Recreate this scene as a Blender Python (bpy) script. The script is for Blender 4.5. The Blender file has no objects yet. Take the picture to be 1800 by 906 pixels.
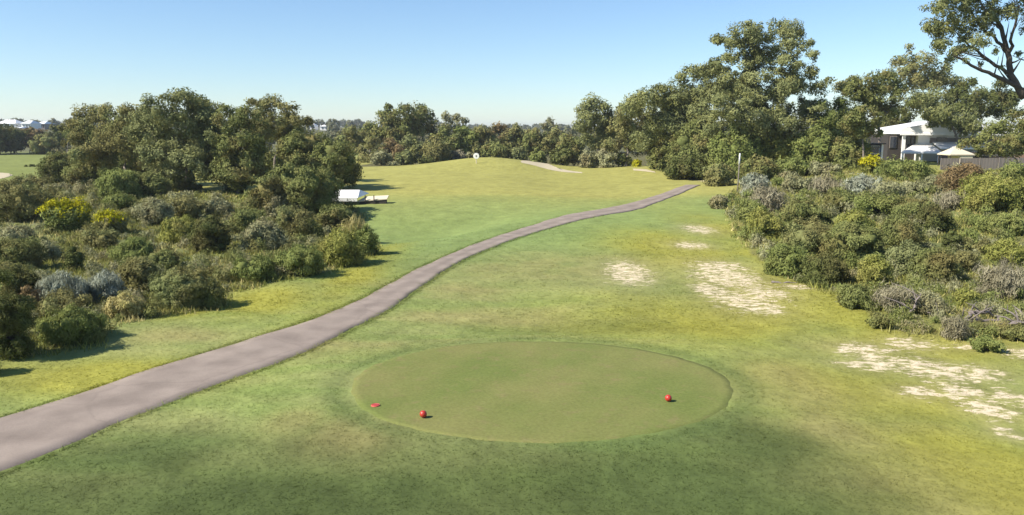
import bpy, math, random
import numpy as np
from mathutils import Vector, Matrix

# ------------------------------------------------------------------ camera, sky, sun, exposure
scene = bpy.context.scene
COL = scene.collection
W0, H0PX, F = 1800.0, 906.0, 1386.0            # photograph size and focal length in its pixels
PITCH = math.radians(9.2)
CAM_Z = 6.0
cam_d = bpy.data.cameras.new('camera'); cam = bpy.data.objects.new('camera', cam_d); COL.objects.link(cam)
cam.location = (0, 0, CAM_Z); cam.rotation_euler = (math.radians(90) - PITCH, 0, 0)
cam_d.sensor_width = 36.0; cam_d.lens = 36.0 * F / W0
cam_d.clip_start = 0.1; cam_d.clip_end = 9000
scene.camera = cam

SUN_EL, SUN_AZ = math.radians(41), math.radians(22)
to_sun = Vector((-math.cos(SUN_EL) * math.cos(SUN_AZ), -math.cos(SUN_EL) * math.sin(SUN_AZ), math.sin(SUN_EL)))
world = bpy.data.worlds.new('World'); scene.world = world; world.use_nodes = True
wn = world.node_tree.nodes; wl = world.node_tree.links
bgn = wn['Background']; sky = wn.new('ShaderNodeTexSky'); sky.sky_type = 'NISHITA'
sky.sun_disc = False; sky.sun_elevation = SUN_EL
sky.sun_rotation = math.atan2(to_sun.x, to_sun.y)
sky.altitude = 20; sky.air_density = 1.0; sky.dust_density = 0.05; sky.ozone_density = 2.5
tint = wn.new('ShaderNodeMix'); tint.data_type = 'RGBA'; tint.blend_type = 'MULTIPLY'; tint.inputs[0].default_value = 1.0
tint.inputs[7].default_value = (0.84, 0.95, 1.08, 1)             # clear coastal air, one even tint
wl.new(sky.outputs[0], tint.inputs[6]); wl.new(tint.outputs[2], bgn.inputs[0]); bgn.inputs[1].default_value = 0.085
sun_d = bpy.data.lights.new('sun', 'SUN'); sun_d.energy = 4.9; sun_d.angle = math.radians(0.53); sun_d.color = (1.0, 0.93, 0.80)
sun = bpy.data.objects.new('sun', sun_d); COL.objects.link(sun)
sun.rotation_euler = to_sun.to_track_quat('Z', 'Y').to_euler()
vs = scene.view_settings
vs.view_transform = 'Standard'; vs.look = 'None'; vs.exposure = 0.8; vs.gamma = 1.0; vs.use_curve_mapping = False
scene.render.engine = 'CYCLES'
scene.cycles.max_bounces = 5; scene.cycles.diffuse_bounces = 2; scene.cycles.glossy_bounces = 2
scene.cycles.transmission_bounces = 3; scene.cycles.transparent_max_bounces = 4; scene.cycles.volume_bounces = 0
scene.cycles.use_denoising = True

# ------------------------------------------------------------------ noise, terrain, picture-to-ground
rng = np.random.default_rng(7)
random.seed(7)

def _hash(ix, iy, s):
    h = (ix.astype(np.int64) * 374761393 + iy.astype(np.int64) * 668265263 + s * 1442695041) & 0xffffffff
    h = ((h ^ (h >> 13)) * 1274126177) & 0xffffffff
    return ((h ^ (h >> 16)) & 0xffff) / 65535.0

def vnoise(x, y, s=0):
    x = np.asarray(x, float); y = np.asarray(y, float)
    ix = np.floor(x); iy = np.floor(y); fx = x - ix; fy = y - iy
    fx = fx * fx * fx * (fx * (fx * 6 - 15) + 10); fy = fy * fy * fy * (fy * (fy * 6 - 15) + 10)
    a = _hash(ix, iy, s); b = _hash(ix + 1, iy, s); c = _hash(ix, iy + 1, s); d = _hash(ix + 1, iy + 1, s)
    return ((a + (b - a) * fx) * (1 - fy) + (c + (d - c) * fx) * fy) * 2 - 1

def fbm(x, y, s=0, o=3):
    t = 0; a = 1.0
    for k in range(o):
        t = t + a * vnoise(np.asarray(x) * 2 ** k, np.asarray(y) * 2 ** k, s + k * 17); a *= 0.5
    return t / 1.75

def ss(a, b, x):
    t = np.clip((np.asarray(x, float) - a) / (b - a), 0, 1); return t * t * (3 - 2 * t)

TEE = (0.66, 17.85, 4.42, 3.62)                  # centre x, y and half axes of the tee
def tee_e(x, y):
    return np.sqrt(((x - TEE[0]) / TEE[2]) ** 2 + ((y - TEE[1]) / TEE[3]) ** 2)

PATH_READY = False
def terrain(x, y):
    x = np.asarray(x, float); y = np.asarray(y, float)
    z = 0.14 * (1 - ss(1.0, 1.6, tee_e(x, y)))
    z = z - 0.35 * (1 - ss(4, 14, y))
    z = z - 1.05 * np.exp(-((y - 51) / 8.0) ** 2) * (1 - ss(-10, -2, x - 0.45 * (y - 44))) * ss(-26, -16, x)
    z = z + 0.40 * ss(57, 71, y) * (1 - ss(120, 200, y))
    z = z + 1.45 * np.exp(-(((x + 3.5) / 9.5) ** 2 + ((y - 117) / 11) ** 2))
    z = z + 0.35 * np.exp(-(((x - 20) / 8.0) ** 2 + ((y - 112) / 9) ** 2))
    z = z + 1.35 * ss(11, 30, x - 0.16 * (y - 30)) * ss(24, 60, y) * (1 - ss(150, 260, y))
    z = z + 0.5 * ss(-22, -60, x) * ss(60, 110, y) * (1 - ss(150, 260, y))
    z = z + 5.0 * ss(280, 1400, y) + 6.0 * ss(230, 430, y) * ss(-40, -150, x)
    rough = ss(1.02, 1.5, tee_e(x, y)) * (1 - 0.9 * ss(40, 75, y))
    if PATH_READY: rough = rough * (0.12 + 0.88 * ss(0.1, 2.2, path_dist(x, y).reshape(x.shape)))
    z = z + rough * (0.11 * vnoise(x / 5.5, y / 4.0, 3) + 0.035 * vnoise(x / 1.7, y / 1.3, 5))
    z = z + 0.30 * vnoise(x / 13 + 0.4, y / 13, 9) * ss(34, 60, y) * (1 - ss(200, 400, y))
    return z

CP, SP = math.cos(PITCH), math.sin(PITCH)
def ray(px, py):
    return np.array([px - W0 / 2, F * CP + (H0PX / 2 - py) * SP, -F * SP + (H0PX / 2 - py) * CP])

_ys = np.geomspace(5.0, 900.0, 5000)
def G(px, py):
    """where the line of sight through a picture point meets the ground"""
    r = ray(px, py); x = r[0] / r[1] * _ys; z = CAM_Z + r[2] / r[1] * _ys
    hit = np.nonzero(z <= terrain(x, _ys))[0]
    i = hit[0] if len(hit) else len(_ys) - 1
    return np.array([x[i], _ys[i], float(terrain(x[i], _ys[i]))])

def P(px, py, d):
    r = ray(px, py); return np.array([r[0] / r[1] * d, d, CAM_Z + r[2] / r[1] * d])

def gz(x, y): return float(terrain(x, y))
def hx0(px, d): return (px - W0 / 2) * d / (F * CP)

# ------------------------------------------------------------------ materials
def mat(name):
    m = bpy.data.materials.new(name); m.use_nodes = True
    nt = m.node_tree; nt.nodes.clear()
    return m, nt.nodes, nt.links

def plain(name, col, rough=0.7, var=0.12, scale=4.0, bump=0.0, spec=0.3, metal=0.0):
    m, n, l = mat(name)
    o = n.new('ShaderNodeOutputMaterial'); b = n.new('ShaderNodeBsdfPrincipled'); l.new(b.outputs[0], o.inputs[0])
    tc = n.new('ShaderNodeTexCoord'); t = n.new('ShaderNodeTexNoise'); t.inputs['Scale'].default_value = scale
    t.inputs['Detail'].default_value = 5; l.new(tc.outputs['Object'], t.inputs['Vector'])
    mx = n.new('ShaderNodeMix'); mx.data_type = 'RGBA'
    mx.inputs[6].default_value = (*[c * (1 - var) for c in col], 1); mx.inputs[7].default_value = (*[min(1, c * (1 + var)) for c in col], 1)
    l.new(t.outputs['Fac'], mx.inputs[0]); l.new(mx.outputs[2], b.inputs['Base Color'])
    b.inputs['Roughness'].default_value = rough; b.inputs['Specular IOR Level'].default_value = spec; b.inputs['Metallic'].default_value = metal
    if bump:
        bp = n.new('ShaderNodeBump'); bp.inputs['Strength'].default_value = bump; bp.inputs['Distance'].default_value = 0.03
        l.new(t.outputs['Fac'], bp.inputs['Height']); l.new(bp.outputs[0], b.inputs['Normal'])
    return m

def leaf_mat(name, a, b, c, trans=0.22):
    """leaf colour runs from a to b leaf by leaf, with patches of c"""
    m, n, l = mat(name)
    o = n.new('ShaderNodeOutputMaterial'); di = n.new('ShaderNodeBsdfDiffuse'); tr = n.new('ShaderNodeBsdfTranslucent')
    mx = n.new('ShaderNodeMixShader'); mx.inputs[0].default_value = trans
    l.new(di.outputs[0], mx.inputs[1]); l.new(tr.outputs[0], mx.inputs[2]); l.new(mx.outputs[0], o.inputs[0])
    at = n.new('ShaderNodeAttribute'); at.attribute_name = 'v'
    m1 = n.new('ShaderNodeMix'); m1.data_type = 'RGBA'; m1.inputs[6].default_value = (*a, 1); m1.inputs[7].default_value = (*b, 1)
    l.new(at.outputs['Fac'], m1.inputs[0])
    tc = n.new('ShaderNodeNewGeometry'); t = n.new('ShaderNodeTexNoise'); t.inputs['Scale'].default_value = 0.55; t.inputs['Detail'].default_value = 3
    l.new(tc.outputs['Position'], t.inputs['Vector'])
    rp = n.new('ShaderNodeMapRange'); rp.inputs[1].default_value = 0.48; rp.inputs[2].default_value = 0.66
    l.new(t.outputs['Fac'], rp.inputs[0])
    m2 = n.new('ShaderNodeMix'); m2.data_type = 'RGBA'; m2.inputs[7].default_value = (*c, 1)
    l.new(rp.outputs[0], m2.inputs[0]); l.new(m1.outputs[2], m2.inputs[6])
    l.new(m2.outputs[2], di.inputs[0]); l.new(m2.outputs[2], tr.inputs[0])
    return m

LEAF = {
    'olive':  leaf_mat('olive_leaves', (0.107, 0.126, 0.041), (0.267, 0.286, 0.104), (0.213, 0.186, 0.073)),
    'gum':    leaf_mat('gum_leaves', (0.120, 0.143, 0.059), (0.300, 0.311, 0.137), (0.218, 0.222, 0.080)),
    'brown':  leaf_mat('brown_olive_leaves', (0.141, 0.134, 0.052), (0.310, 0.287, 0.118), (0.222, 0.248, 0.099)),
    'grey':   leaf_mat('grey_green_leaves', (0.180, 0.187, 0.095), (0.392, 0.384, 0.212), (0.294, 0.262, 0.139)),
    'green':  leaf_mat('green_leaves', (0.107, 0.137, 0.039), (0.273, 0.306, 0.099), (0.224, 0.239, 0.079)),
    'bright': leaf_mat('bright_green_leaves', (0.153, 0.173, 0.041), (0.370, 0.364, 0.105), (0.280, 0.262, 0.082)),
    'dark':   leaf_mat('dark_leaves', (0.067, 0.084, 0.027), (0.175, 0.190, 0.068), (0.139, 0.128, 0.051)),
    'yellow': leaf_mat('yellow_flowers', (0.229, 0.229, 0.016), (0.565, 0.511, 0.024), (0.269, 0.276, 0.035)),
    'silver': leaf_mat('silver_leaves', (0.190, 0.215, 0.155), (0.430, 0.455, 0.350), (0.290, 0.290, 0.210)),
    'twig':   leaf_mat('dry_twigs', (0.156, 0.136, 0.090), (0.349, 0.322, 0.215), (0.241, 0.215, 0.131), 0.05),
    'rust':   leaf_mat('rust_leaves', (0.139, 0.103, 0.050), (0.298, 0.212, 0.109), (0.208, 0.189, 0.088)),
    'straw':  leaf_mat('straw_leaves', (0.286, 0.249, 0.093), (0.572, 0.497, 0.226), (0.361, 0.347, 0.113)),
    'far':    leaf_mat('far_leaves', (0.104, 0.116, 0.062), (0.207, 0.214, 0.121), (0.172, 0.155, 0.095)),
}
BARK = plain('grey_bark', (0.20, 0.17, 0.145), 0.9, 0.45, 3.0, 0.6, 0.1)
DARKBARK = plain('dark_bark', (0.085, 0.070, 0.058), 0.9, 0.4, 5.0, 0.6, 0.1)
DEADWOOD = plain('weathered_wood', (0.20, 0.17, 0.155), 0.9, 0.4, 6.0, 0.6, 0.1)

# ------------------------------------------------------------------ mesh helpers
def mesh_np(name, verts, faces, v=None, smooth=False):
    verts = np.asarray(verts, np.float32); faces = np.asarray(faces, np.int32)
    me = bpy.data.meshes.new(name); k = faces.shape[1]
    me.vertices.add(len(verts)); me.vertices.foreach_set('co', verts.ravel())
    me.loops.add(faces.size); me.loops.foreach_set('vertex_index', faces.ravel())
    me.polygons.add(len(faces)); me.polygons.foreach_set('loop_start', np.arange(0, faces.size, k, dtype=np.int32))
    if v is not None:
        at = me.attributes.new('v', 'FLOAT', 'FACE'); at.data.foreach_set('value', np.asarray(v, np.float32))
    me.update(calc_edges=True)
    if smooth: me.polygons.foreach_set('use_smooth', np.ones(len(faces), bool))
    return me

def add(name, me, m, parent=None, **props):
    o = bpy.data.objects.new(name, me); COL.objects.link(o)
    if me is not None and m is not None: me.materials.append(m)
    if parent is not None: o.parent = parent
    for k, val in props.items(): o[k] = val
    return o

def thing(name, label, cat, loc, group=None, rz=0.0):
    o = bpy.data.objects.new(name, None); COL.objects.link(o); o.location = [float(c) for c in loc]; o.rotation_euler = (0, 0, rz)
    o.empty_display_size = 0.3
    o['label'] = label; o['category'] = cat
    if group: o['group'] = group
    return o

class MB:
    def __init__(s): s.v = []; s.f = []
    def box(s, x0, x1, y0, y1, z0, z1):
        b = len(s.v); s.v += [(x0, y0, z0), (x1, y0, z0), (x1, y1, z0), (x0, y1, z0), (x0, y0, z1), (x1, y0, z1), (x1, y1, z1), (x0, y1, z1)]
        s.f += [tuple(b + i for i in q) for q in ((0, 3, 2, 1), (4, 5, 6, 7), (0, 1, 5, 4), (1, 2, 6, 5), (2, 3, 7, 6), (3, 0, 4, 7))]; return s
    def prism(s, poly, y0, y1):
        """outline poly in x,z carried from y0 to y1"""
        b = len(s.v); n = len(poly)
        s.v += [(p[0], y0, p[1]) for p in poly] + [(p[0], y1, p[1]) for p in poly]
        s.f.append(tuple(b + i for i in range(n))); s.f.append(tuple(b + n + i for i in reversed(range(n))))
        for i in range(n): j = (i + 1) % n; s.f.append((b + j, b + i, b + n + i, b + n + j))
        return s
    def hull(s, pts, faces):
        b = len(s.v); s.v += [tuple(p) for p in pts]; s.f += [tuple(b + i for i in q) for q in faces]; return s
    def tube(s, pts, rad, n=7, cap=True):
        pts = [Vector(p) for p in pts]; b = len(s.v); up = Vector((0.31, 0.17, 0.93))
        for i, p in enumerate(pts):
            t = (pts[min(i + 1, len(pts) - 1)] - pts[max(i - 1, 0)])
            t = t.normalized() if t.length > 1e-9 else Vector((0, 0, 1))
            a = t.cross(up if abs(t.dot(up)) < 0.95 else Vector((1, 0, 0))).normalized(); c = t.cross(a)
            for k in range(n):
                an = 2 * math.pi * k / n; s.v.append(tuple(p + (a * math.cos(an) + c * math.sin(an)) * rad[i]))
        for i in range(len(pts) - 1):
            for k in range(n):
                j = (k + 1) % n; s.f.append((b + i * n + k, b + i * n + j, b + (i + 1) * n + j, b + (i + 1) * n + k))
        if cap:
            s.f.append(tuple(b + k for k in reversed(range(n)))); e = b + (len(pts) - 1) * n; s.f.append(tuple(e + k for k in range(n)))
        return s
    def lathe(s, prof, n=20, axis='z', c=(0, 0, 0)):
        b = len(s.v)
        for r, h in prof:
            for k in range(n):
                an = 2 * math.pi * k / n; q = (r * math.cos(an), r * math.sin(an), h)
                if axis == 'y': q = (q[0], q[2], q[1])
                s.v.append((q[0] + c[0], q[1] + c[1], q[2] + c[2]))
        for i in range(len(prof) - 1):
            for k in range(n):
                j = (k + 1) % n; s.f.append((b + i * n + k, b + i * n + j, b + (i + 1) * n + j, b + (i + 1) * n + k))
        s.f.append(tuple(b + k for k in reversed(range(n)))); e = b + (len(prof) - 1) * n; s.f.append(tuple(e + k for k in range(n)))
        return s
    def build(s, name, m, parent=None, smooth=False, bevel=0.0, **props):
        me = bpy.data.meshes.new(name); me.from_pydata(s.v, [], s.f); me.update()
        if smooth: me.polygons.foreach_set('use_smooth', [True] * len(me.polygons))
        o = add(name, me, m, parent, **props)
        if bevel:
            bv = o.modifiers.new('bevel', 'BEVEL'); bv.width = bevel; bv.segments = 2; bv.limit_method = 'ANGLE'
        return o

# ------------------------------------------------------------------ foliage
def unit(n, r):
    d = r.normal(size=(n, 3)); return d / (np.linalg.norm(d, axis=1, keepdims=True) + 1e-9)

def leaf_tris(pts, out, L, wid, r, up=0.0, spread=0.8):
    """one leaf-shaped triangle at each point, turned roughly outward"""
    n = len(pts)
    nr = out + r.normal(size=(n, 3)) * spread; nr /= np.linalg.norm(nr, axis=1, keepdims=True) + 1e-9
    t = r.normal(size=(n, 3)); t[:, 2] += up * 2.5
    t -= nr * np.sum(t * nr, axis=1, keepdims=True); t /= np.linalg.norm(t, axis=1, keepdims=True) + 1e-9
    b = np.cross(nr, t); ln = (L * r.uniform(0.6, 1.35, size=n))[:, None]; w = ln * wid
    v = np.empty((n, 3, 3)); v[:, 0] = pts - t * ln * 0.45 - b * w * 0.5; v[:, 1] = pts - t * ln * 0.30 + b * w * 0.5; v[:, 2] = pts + t * ln * 0.55
    return v.reshape(-1, 3)

def foliage(lobes, L, r, cover=2.2, wid=0.5, clump=0.36, flat=1.0, hollow=0.45, up=0.0, sparse=0.0, spread=0.62):
    """lobes: rows of cx,cy,cz,radius; every lobe is broken into leaf clumps"""
    lobes = np.asarray(lobes, float); V = []; A = []
    area = 0.5 * L * L * wid
    for i, (cx, cy, cz, R) in enumerate(lobes):
        rc = np.clip(clump * R, 2.6 * L, 1.1); rc = min(rc, R * 0.6)
        ns = max(5, int(2.6 * (R / rc) ** 2))
        d = unit(ns, r); keep = r.random(ns) > sparse; d = d[keep]
        d = d[(d[:, 2] > -0.55) | (r.random(len(d)) < 0.45)]
        sc = np.array([1, 1, flat]); ctr = np.array([cx, cy, cz]) + d * sc * (R - rc * 0.75) * r.uniform(0.72, 1.10, size=(len(d), 1))
        inside = np.zeros(len(d), bool)
        for j, q in enumerate(lobes):
            if j != i: inside |= np.linalg.norm((ctr - q[:3]) / sc, axis=1) < q[3] * hollow * 0.85
        ctr = ctr[~inside]; d = d[~inside]
        if not len(ctr): continue
        rcs = rc * r.uniform(0.6, 1.25, size=len(ctr)); tone = r.uniform(0.0, 1.0, size=len(ctr))
        cnt = np.maximum(4, (cover * 2.02 * rcs ** 2 / area)).astype(int)
        idx = np.repeat(np.arange(len(ctr)), cnt)
        an = r.uniform(0.6, 1.3, size=(len(ctr), 3)) * np.array([1, 1, 0.85])
        u = unit(len(idx), r); pos = ctr[idx] + u * (rcs[idx] * r.random(len(idx)) ** 0.45)[:, None] * an[idx]
        out = u * 0.7 + d[idx] * 0.8 + np.array([0, 0, 0.15])
        V.append(leaf_tris(pos, out, L, wid, r, up, spread)); A.append(np.clip(0.45 * tone[idx] + 0.55 * r.random(len(idx)), 0, 1))
    V = np.concatenate(V); A = np.concatenate(A)
    return V, A

def core_mesh(lobes, k, r):
    """closed lumpy filler inside a dense bush, read as its dark interior"""
    vs_, fs = [], []
    n, m = 9, 6
    for cx, cy, cz, R in lobes:
        b = len(vs_)
        for a in range(m + 1):
            th = math.pi * a / m
            for c in range(n):
                ph = 2 * math.pi * c / n; q = R * k * r.uniform(0.6, 1.15)
                vs_.append((cx + q * math.sin(th) * math.cos(ph), cy + q * math.sin(th) * math.sin(ph), cz + q * math.cos(th)))
        for a in range(m):
            for c in range(n):
                e = (c + 1) % n; fs.append((b + a * n + c, b + (a + 1) * n + c, b + (a + 1) * n + e)); fs.append((b + a * n + c, b + (a + 1) * n + e, b + a * n + e))
    return np.array(vs_), np.array(fs)

def crown_obj(name, lobes, kind, L, parent, r, core=0.0, **kw):
    V, A = foliage(lobes, L, r, **kw)
    Fc = np.arange(len(V)).reshape(-1, 3)
    if core:
        cv, cf = core_mesh(lobes, core, r)
        Fc = np.concatenate([Fc, cf + len(V)]); V = np.concatenate([V, cv]); A = np.concatenate([A, r.random(len(cf)) * 0.5])  # core kept to the darker leaf tones, painting in a dark interior
    return add(name, mesh_np(name, V, Fc, A), LEAF[kind], parent)

def bez(a, b, c, n=6):
    a, b, c = Vector(a), Vector(b), Vector(c)
    return [a * (1 - t) ** 2 + b * 2 * t * (1 - t) + c * t * t for t in [i / n for i in range(n + 1)]]

NLEAF = 2.85   # leaf length in picture pixels
def leaf_len(d, k=1.0): return NLEAF * d / F * 1.75 * k

SEED = [100]
def tree(name, label, kind, d, bx, lobes, fork=0.42, tr=0.017, cover=2.2, flat=0.85, sparse=0.12, core=0.0, depth=0.55, bark=None,
         lean=None, group=None, k=1.0, cat='tree', wid=0.45, branches=True, base_py=None, extra=True, fill=0.7, limb=0.72, limbs=None):
    """lobes: (px, py, r_px[, depth offset]) seen in the photograph, standing at distance d"""
    SEED[0] += 1; r = np.random.default_rng(SEED[0])
    base = P(bx, 300, d); base[2] = gz(base[0], d)
    if base_py is not None: base[2] = P(bx, base_py, d)[2]
    L = leaf_len(d, k)
    half = (max(q[0] + q[2] for q in lobes) - min(q[0] - q[2] for q in lobes)) * 0.5 * d / F
    W = []
    for q in lobes:
        dd = q[3] if len(q) > 3 else r.uniform(-1, 1) * depth * half
        p = P(q[0], q[1], d + dd); W.append([p[0], p[1], p[2], q[2] * (d + dd) / F * 1.12])
    if extra:                                            # the far side of the crown
        for q in list(W):
            if r.random() < 0.35: W.append([q[0] + r.uniform(-.3, .3) * q[3], max(q[1], d) + r.uniform(.3, .6) * half, q[2] - 0.15 * q[3], q[3] * 0.9])
    if fill:                                             # inner foliage between fork and outer lobes
        cx_, cy_, cz_ = np.mean(np.array(W)[:, :3], axis=0)
        for q in list(W):
            if r.random() < fill: u_ = r.uniform(0.45, 0.75); W.append([cx_ + (q[0] - cx_) * u_ + r.uniform(-.2, .2) * q[3], cy_ + (q[1] - cy_) * u_ + r.uniform(-.4, .4) * q[3], cz_ + (q[2] - cz_) * u_ - 0.35 * q[3], q[3] * 0.85])
    W = np.array(W); W[:, :3] -= base
    t = thing(name, label, cat, base, group)
    crown_obj('crown', W, kind, L, t, r, core, cover=cover, flat=flat, sparse=sparse, wid=wid)
    cen = W[:, :3].mean(axis=0); top = W[:, 2].max()
    fk = Vector((cen[0] * fork * 0.8, cen[1] * fork * 0.8, max(0.6, cen[2] * fork)))
    if lean is not None: fk = Vector(lean)
    R0 = max(0.09, tr * top)
    m = MB(); m.tube(bez((0, 0, -0.15), (fk.x * 0.25 + 0.1, fk.y * 0.3, fk.z * 0.55), fk, 6), [R0 * (1.35 - 0.6 * i / 6) if i else R0 * 1.7 for i in range(7)], 9)
    tk = m.build('trunk', bark or BARK, t, True)
    if limbs:
        for pl, ra, rb in limbs:
            pp = [Vector(P(a, b_, d + c_) - base) for a, b_, c_ in pl]; fine = []
            for i in range(len(pp) - 1):
                for k_ in range(4): fine.append(pp[i].lerp(pp[i + 1], k_ / 4) + Vector(r.normal(size=3)) * 0.05)
            fine.append(pp[-1]); n_ = len(fine); b = MB(); b.tube(fine, [ra + (rb - ra) * i / n_ for i in range(n_)], 7)
            for k_ in range(2, n_, 2):
                dv = Vector(unit(1, r)[0]) * 1.1; dv.z = abs(dv.z) + 0.2; dv.x -= 0.3; r0 = (ra + (rb - ra) * k_ / n_) * 0.5
                b.tube([fine[k_], fine[k_] + dv * 0.5, fine[k_] + dv * 1.1 + Vector((0, 0, 0.15))], [r0, r0 * 0.6, r0 * 0.15], 5)
            b.build('branch', bark or BARK, t, True)
    elif branches:
        nodes = [(Vector((0, 0, 0)).lerp(fk, u), R0 * (1.0 - 0.3 * u)) for u in (0.75, 0.9, 1.0)]
        order = sorted(range(len(lobes)), key=lambda i: (Vector(W[i][:3]) - fk).length)
        for i in order:
            c = W[i]; e = Vector((c[0], c[1], c[2] + c[3] * 0.25))
            sta, rs = min(nodes, key=lambda n_: (n_[0] - e).length + 1.2 * max(0.0, n_[0].z - e.z + 0.3) + (0.6 if n_[1] < R0 * 0.15 else 0))
            rr = min(rs * limb, R0 * (0.55 if limb < 0.8 else 0.75)); ln = (e - sta).length
            mid_ = sta.lerp(e, 0.45) + Vector((r.uniform(-.12, .12) * ln, r.uniform(-.12, .12) * ln, r.uniform(-0.02, 0.14) * ln))
            pts = bez(sta, mid_, e, 7); rad = [rr * (1 - 0.80 * j / 7) for j in range(8)]
            b = MB(); b.tube(pts, rad, 6); nodes += list(zip(pts[2:7], rad[2:7]))
            for s_ in range(4):
                q0 = pts[3 + s_ % 4]; dv = Vector(unit(1, r)[0]) * c[3] * 0.85; dv.z = abs(dv.z) * 0.8 + 0.1 * c[3]; r0 = rad[3 + s_ % 4]
                b.tube([q0, q0 + dv * 0.5 + Vector((0, 0, 0.08)), q0 + dv], [r0 * 0.55, r0 * 0.36, r0 * 0.1], 4)
            b.build('branch', bark or BARK, t, True)
    return t

def bush(name, label, kind, cx, base_py, w, h, d=None, n=7, cover=2.1, core=0.42, k=1.0, flat=0.9, up=0.0, wid=0.5, sparse=0.05,
         cat='bush', group=None, top=None, stems=True, clump=0.34, spread=0.62):
    """a bush seen w by h picture pixels, its foot at base_py"""
    SEED[0] += 1; r = np.random.default_rng(SEED[0])
    if d is None: base = G(cx, base_py); d = base[1]
    else: base = P(cx, base_py, d); base[2] = gz(base[0], d)
    topz = P(cx, base_py - h, d)[2] - base[2]
    hw = w * d / F * 0.5; hh = max(topz, 0.25); d = base[1] + hw * 0.55; base[1] = d; base[0] *= 1 + hw * 0.55 / max(d, 1); base[2] = gz(base[0], d)
    L = leaf_len(d, k); lob = []
    for i in range(n):
        a = 2 * math.pi * i / n + r.uniform(-.4, .4); q = 0.52 * hw if i else 0
        R = min(hw, hh) * r.uniform(0.40, 0.60); R = min(R, hh * 0.62)
        ex = abs(math.cos(a)) if i else 0
        zc = hh * r.uniform(0.38, 0.72) * (1 - 0.30 * ex); zc = min(max(zc, R * 0.75), hh - R * 0.85)
        lob.append([math.cos(a) * max(hw - R * 0.9, q * 0.6) * r.uniform(0.7, 1.0) * (1 if i else 0), math.sin(a) * (hw * 0.85 - R * 0.6) * (1 if i else 0), zc, R])
    lob.append([r.uniform(-.15, .15) * hw, 0.0, hh - min(hw, hh) * 0.46, min(hw, hh) * 0.48])
    lob.append([-0.35 * hw, -0.2 * hw, hh * 0.5, min(hw * 0.5, hh * 0.45)]); lob.append([0.35 * hw, -0.2 * hw, hh * 0.45, min(hw * 0.5, hh * 0.42)])
    for a in range(5):                                   # skirts down to the ground
        an = 1.257 * a + r.uniform(-.3, .3); R = min(hw, hh) * r.uniform(0.30, 0.42)
        lob.append([math.cos(an) * (hw - R) * 0.85, math.sin(an) * (hw - R) * 0.75, R * 0.75, R])
        if hh > 1.3 * hw:
            for z_ in (0.14, 0.34, 0.56): lob.append([math.cos(an + .6 + z_) * hw * 0.48, math.sin(an + .6 + z_) * hw * 0.48, hh * z_, hw * 0.52])
    lob = np.array(lob)
    t = thing(name, label, cat, base, group)
    if top:                                              # flowers on the upper side, foliage below
        hi = lob[lob[:, 2] > hh * 0.42].copy(); hi[:, 2] += 0.06 * hh
        crown_obj('foliage', lob * np.array([1, 1, 0.86, 0.93]), kind, L, t, r, core, cover=cover, flat=flat, wid=wid, clump=clump)
        hi[:, 3] *= 1.05
        V, A = foliage(hi, L, r, cover=1.4, wid=wid, clump=0.3, flat=flat)
        zc = V.reshape(-1, 3, 3)[:, :, 2].mean(axis=1); keep = zc > hh * r.uniform(0.30, 0.62, size=len(zc))
        V = V.reshape(-1, 3, 3)[keep].reshape(-1, 3); A = A[keep]
        add('flowers', mesh_np('flowers', V, np.arange(len(V)).reshape(-1, 3), A), LEAF[top], t)
    else:
        crown_obj('foliage', lob, kind, L, t, r, core, cover=cover, flat=flat, up=up, wid=wid, sparse=sparse, clump=clump, spread=spread)
    if stems:
        m = MB()
        for i in range(4):
            e = lob[i % n]; m.tube(bez((r.uniform(-.1, .1) * hw, r.uniform(-.1, .1) * hw, -0.05), (e[0] * .3, e[1] * .3, hh * .3), (e[0], e[1], e[2]), 4), [0.035 * hh, .03 * hh, .025 * hh, .018 * hh, .01 * hh], 5)
        m.build('stems', DARKBARK, t, True)
    return t

# ------------------------------------------------------------------ ground
PATH_L = [(0, 743), (100, 706), (200, 672), (300, 637), (400, 608), (500, 579), (600, 545), (660, 515), (700, 490), (760, 461), (830, 432), (900, 405), (970, 386), (1050, 369), (1120, 355), (1170, 339), (1205, 326)]
PATH_R = [(0, 843), (60, 800), (130, 765), (200, 740), (300, 702), (400, 670), (500, 634), (600, 590), (660, 560), (700, 534), (750, 497), (800, 466), (860, 439), (920, 415), (1000, 393), (1080, 376), (1150, 358), (1195, 342), (1232, 326)]
def resample(pts, n):
    pts = np.array(pts); s = np.r_[0, np.cumsum(np.linalg.norm(np.diff(pts, axis=0), axis=1))]
    u = np.linspace(0, s[-1], n); o = np.stack([np.interp(u, s, pts[:, k]) for k in range(2)], 1)
    for _ in range(6): o[1:-1] = (o[:-2] + 2 * o[1:-1] + o[2:]) / 4
    return o
eL = [G(*p)[:2] for p in PATH_L]; eR = [G(*p)[:2] for p in PATH_R]
dirn = np.array([-0.80, -0.60])
eL = [eL[0] + np.array([-9.5, -7.5]), eL[0] + np.array([-4.6, -3.0])] + eL; eR = [eR[0] + np.array([-7.6, -8.5]), eR[0] + np.array([-3.6, -3.4])] + eR
NP = 150
eL = resample(eL, NP); eR = resample(eR, NP); mid = (eL + eR) / 2; hwid = np.linalg.norm(eL - eR, axis=1) / 2

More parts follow.
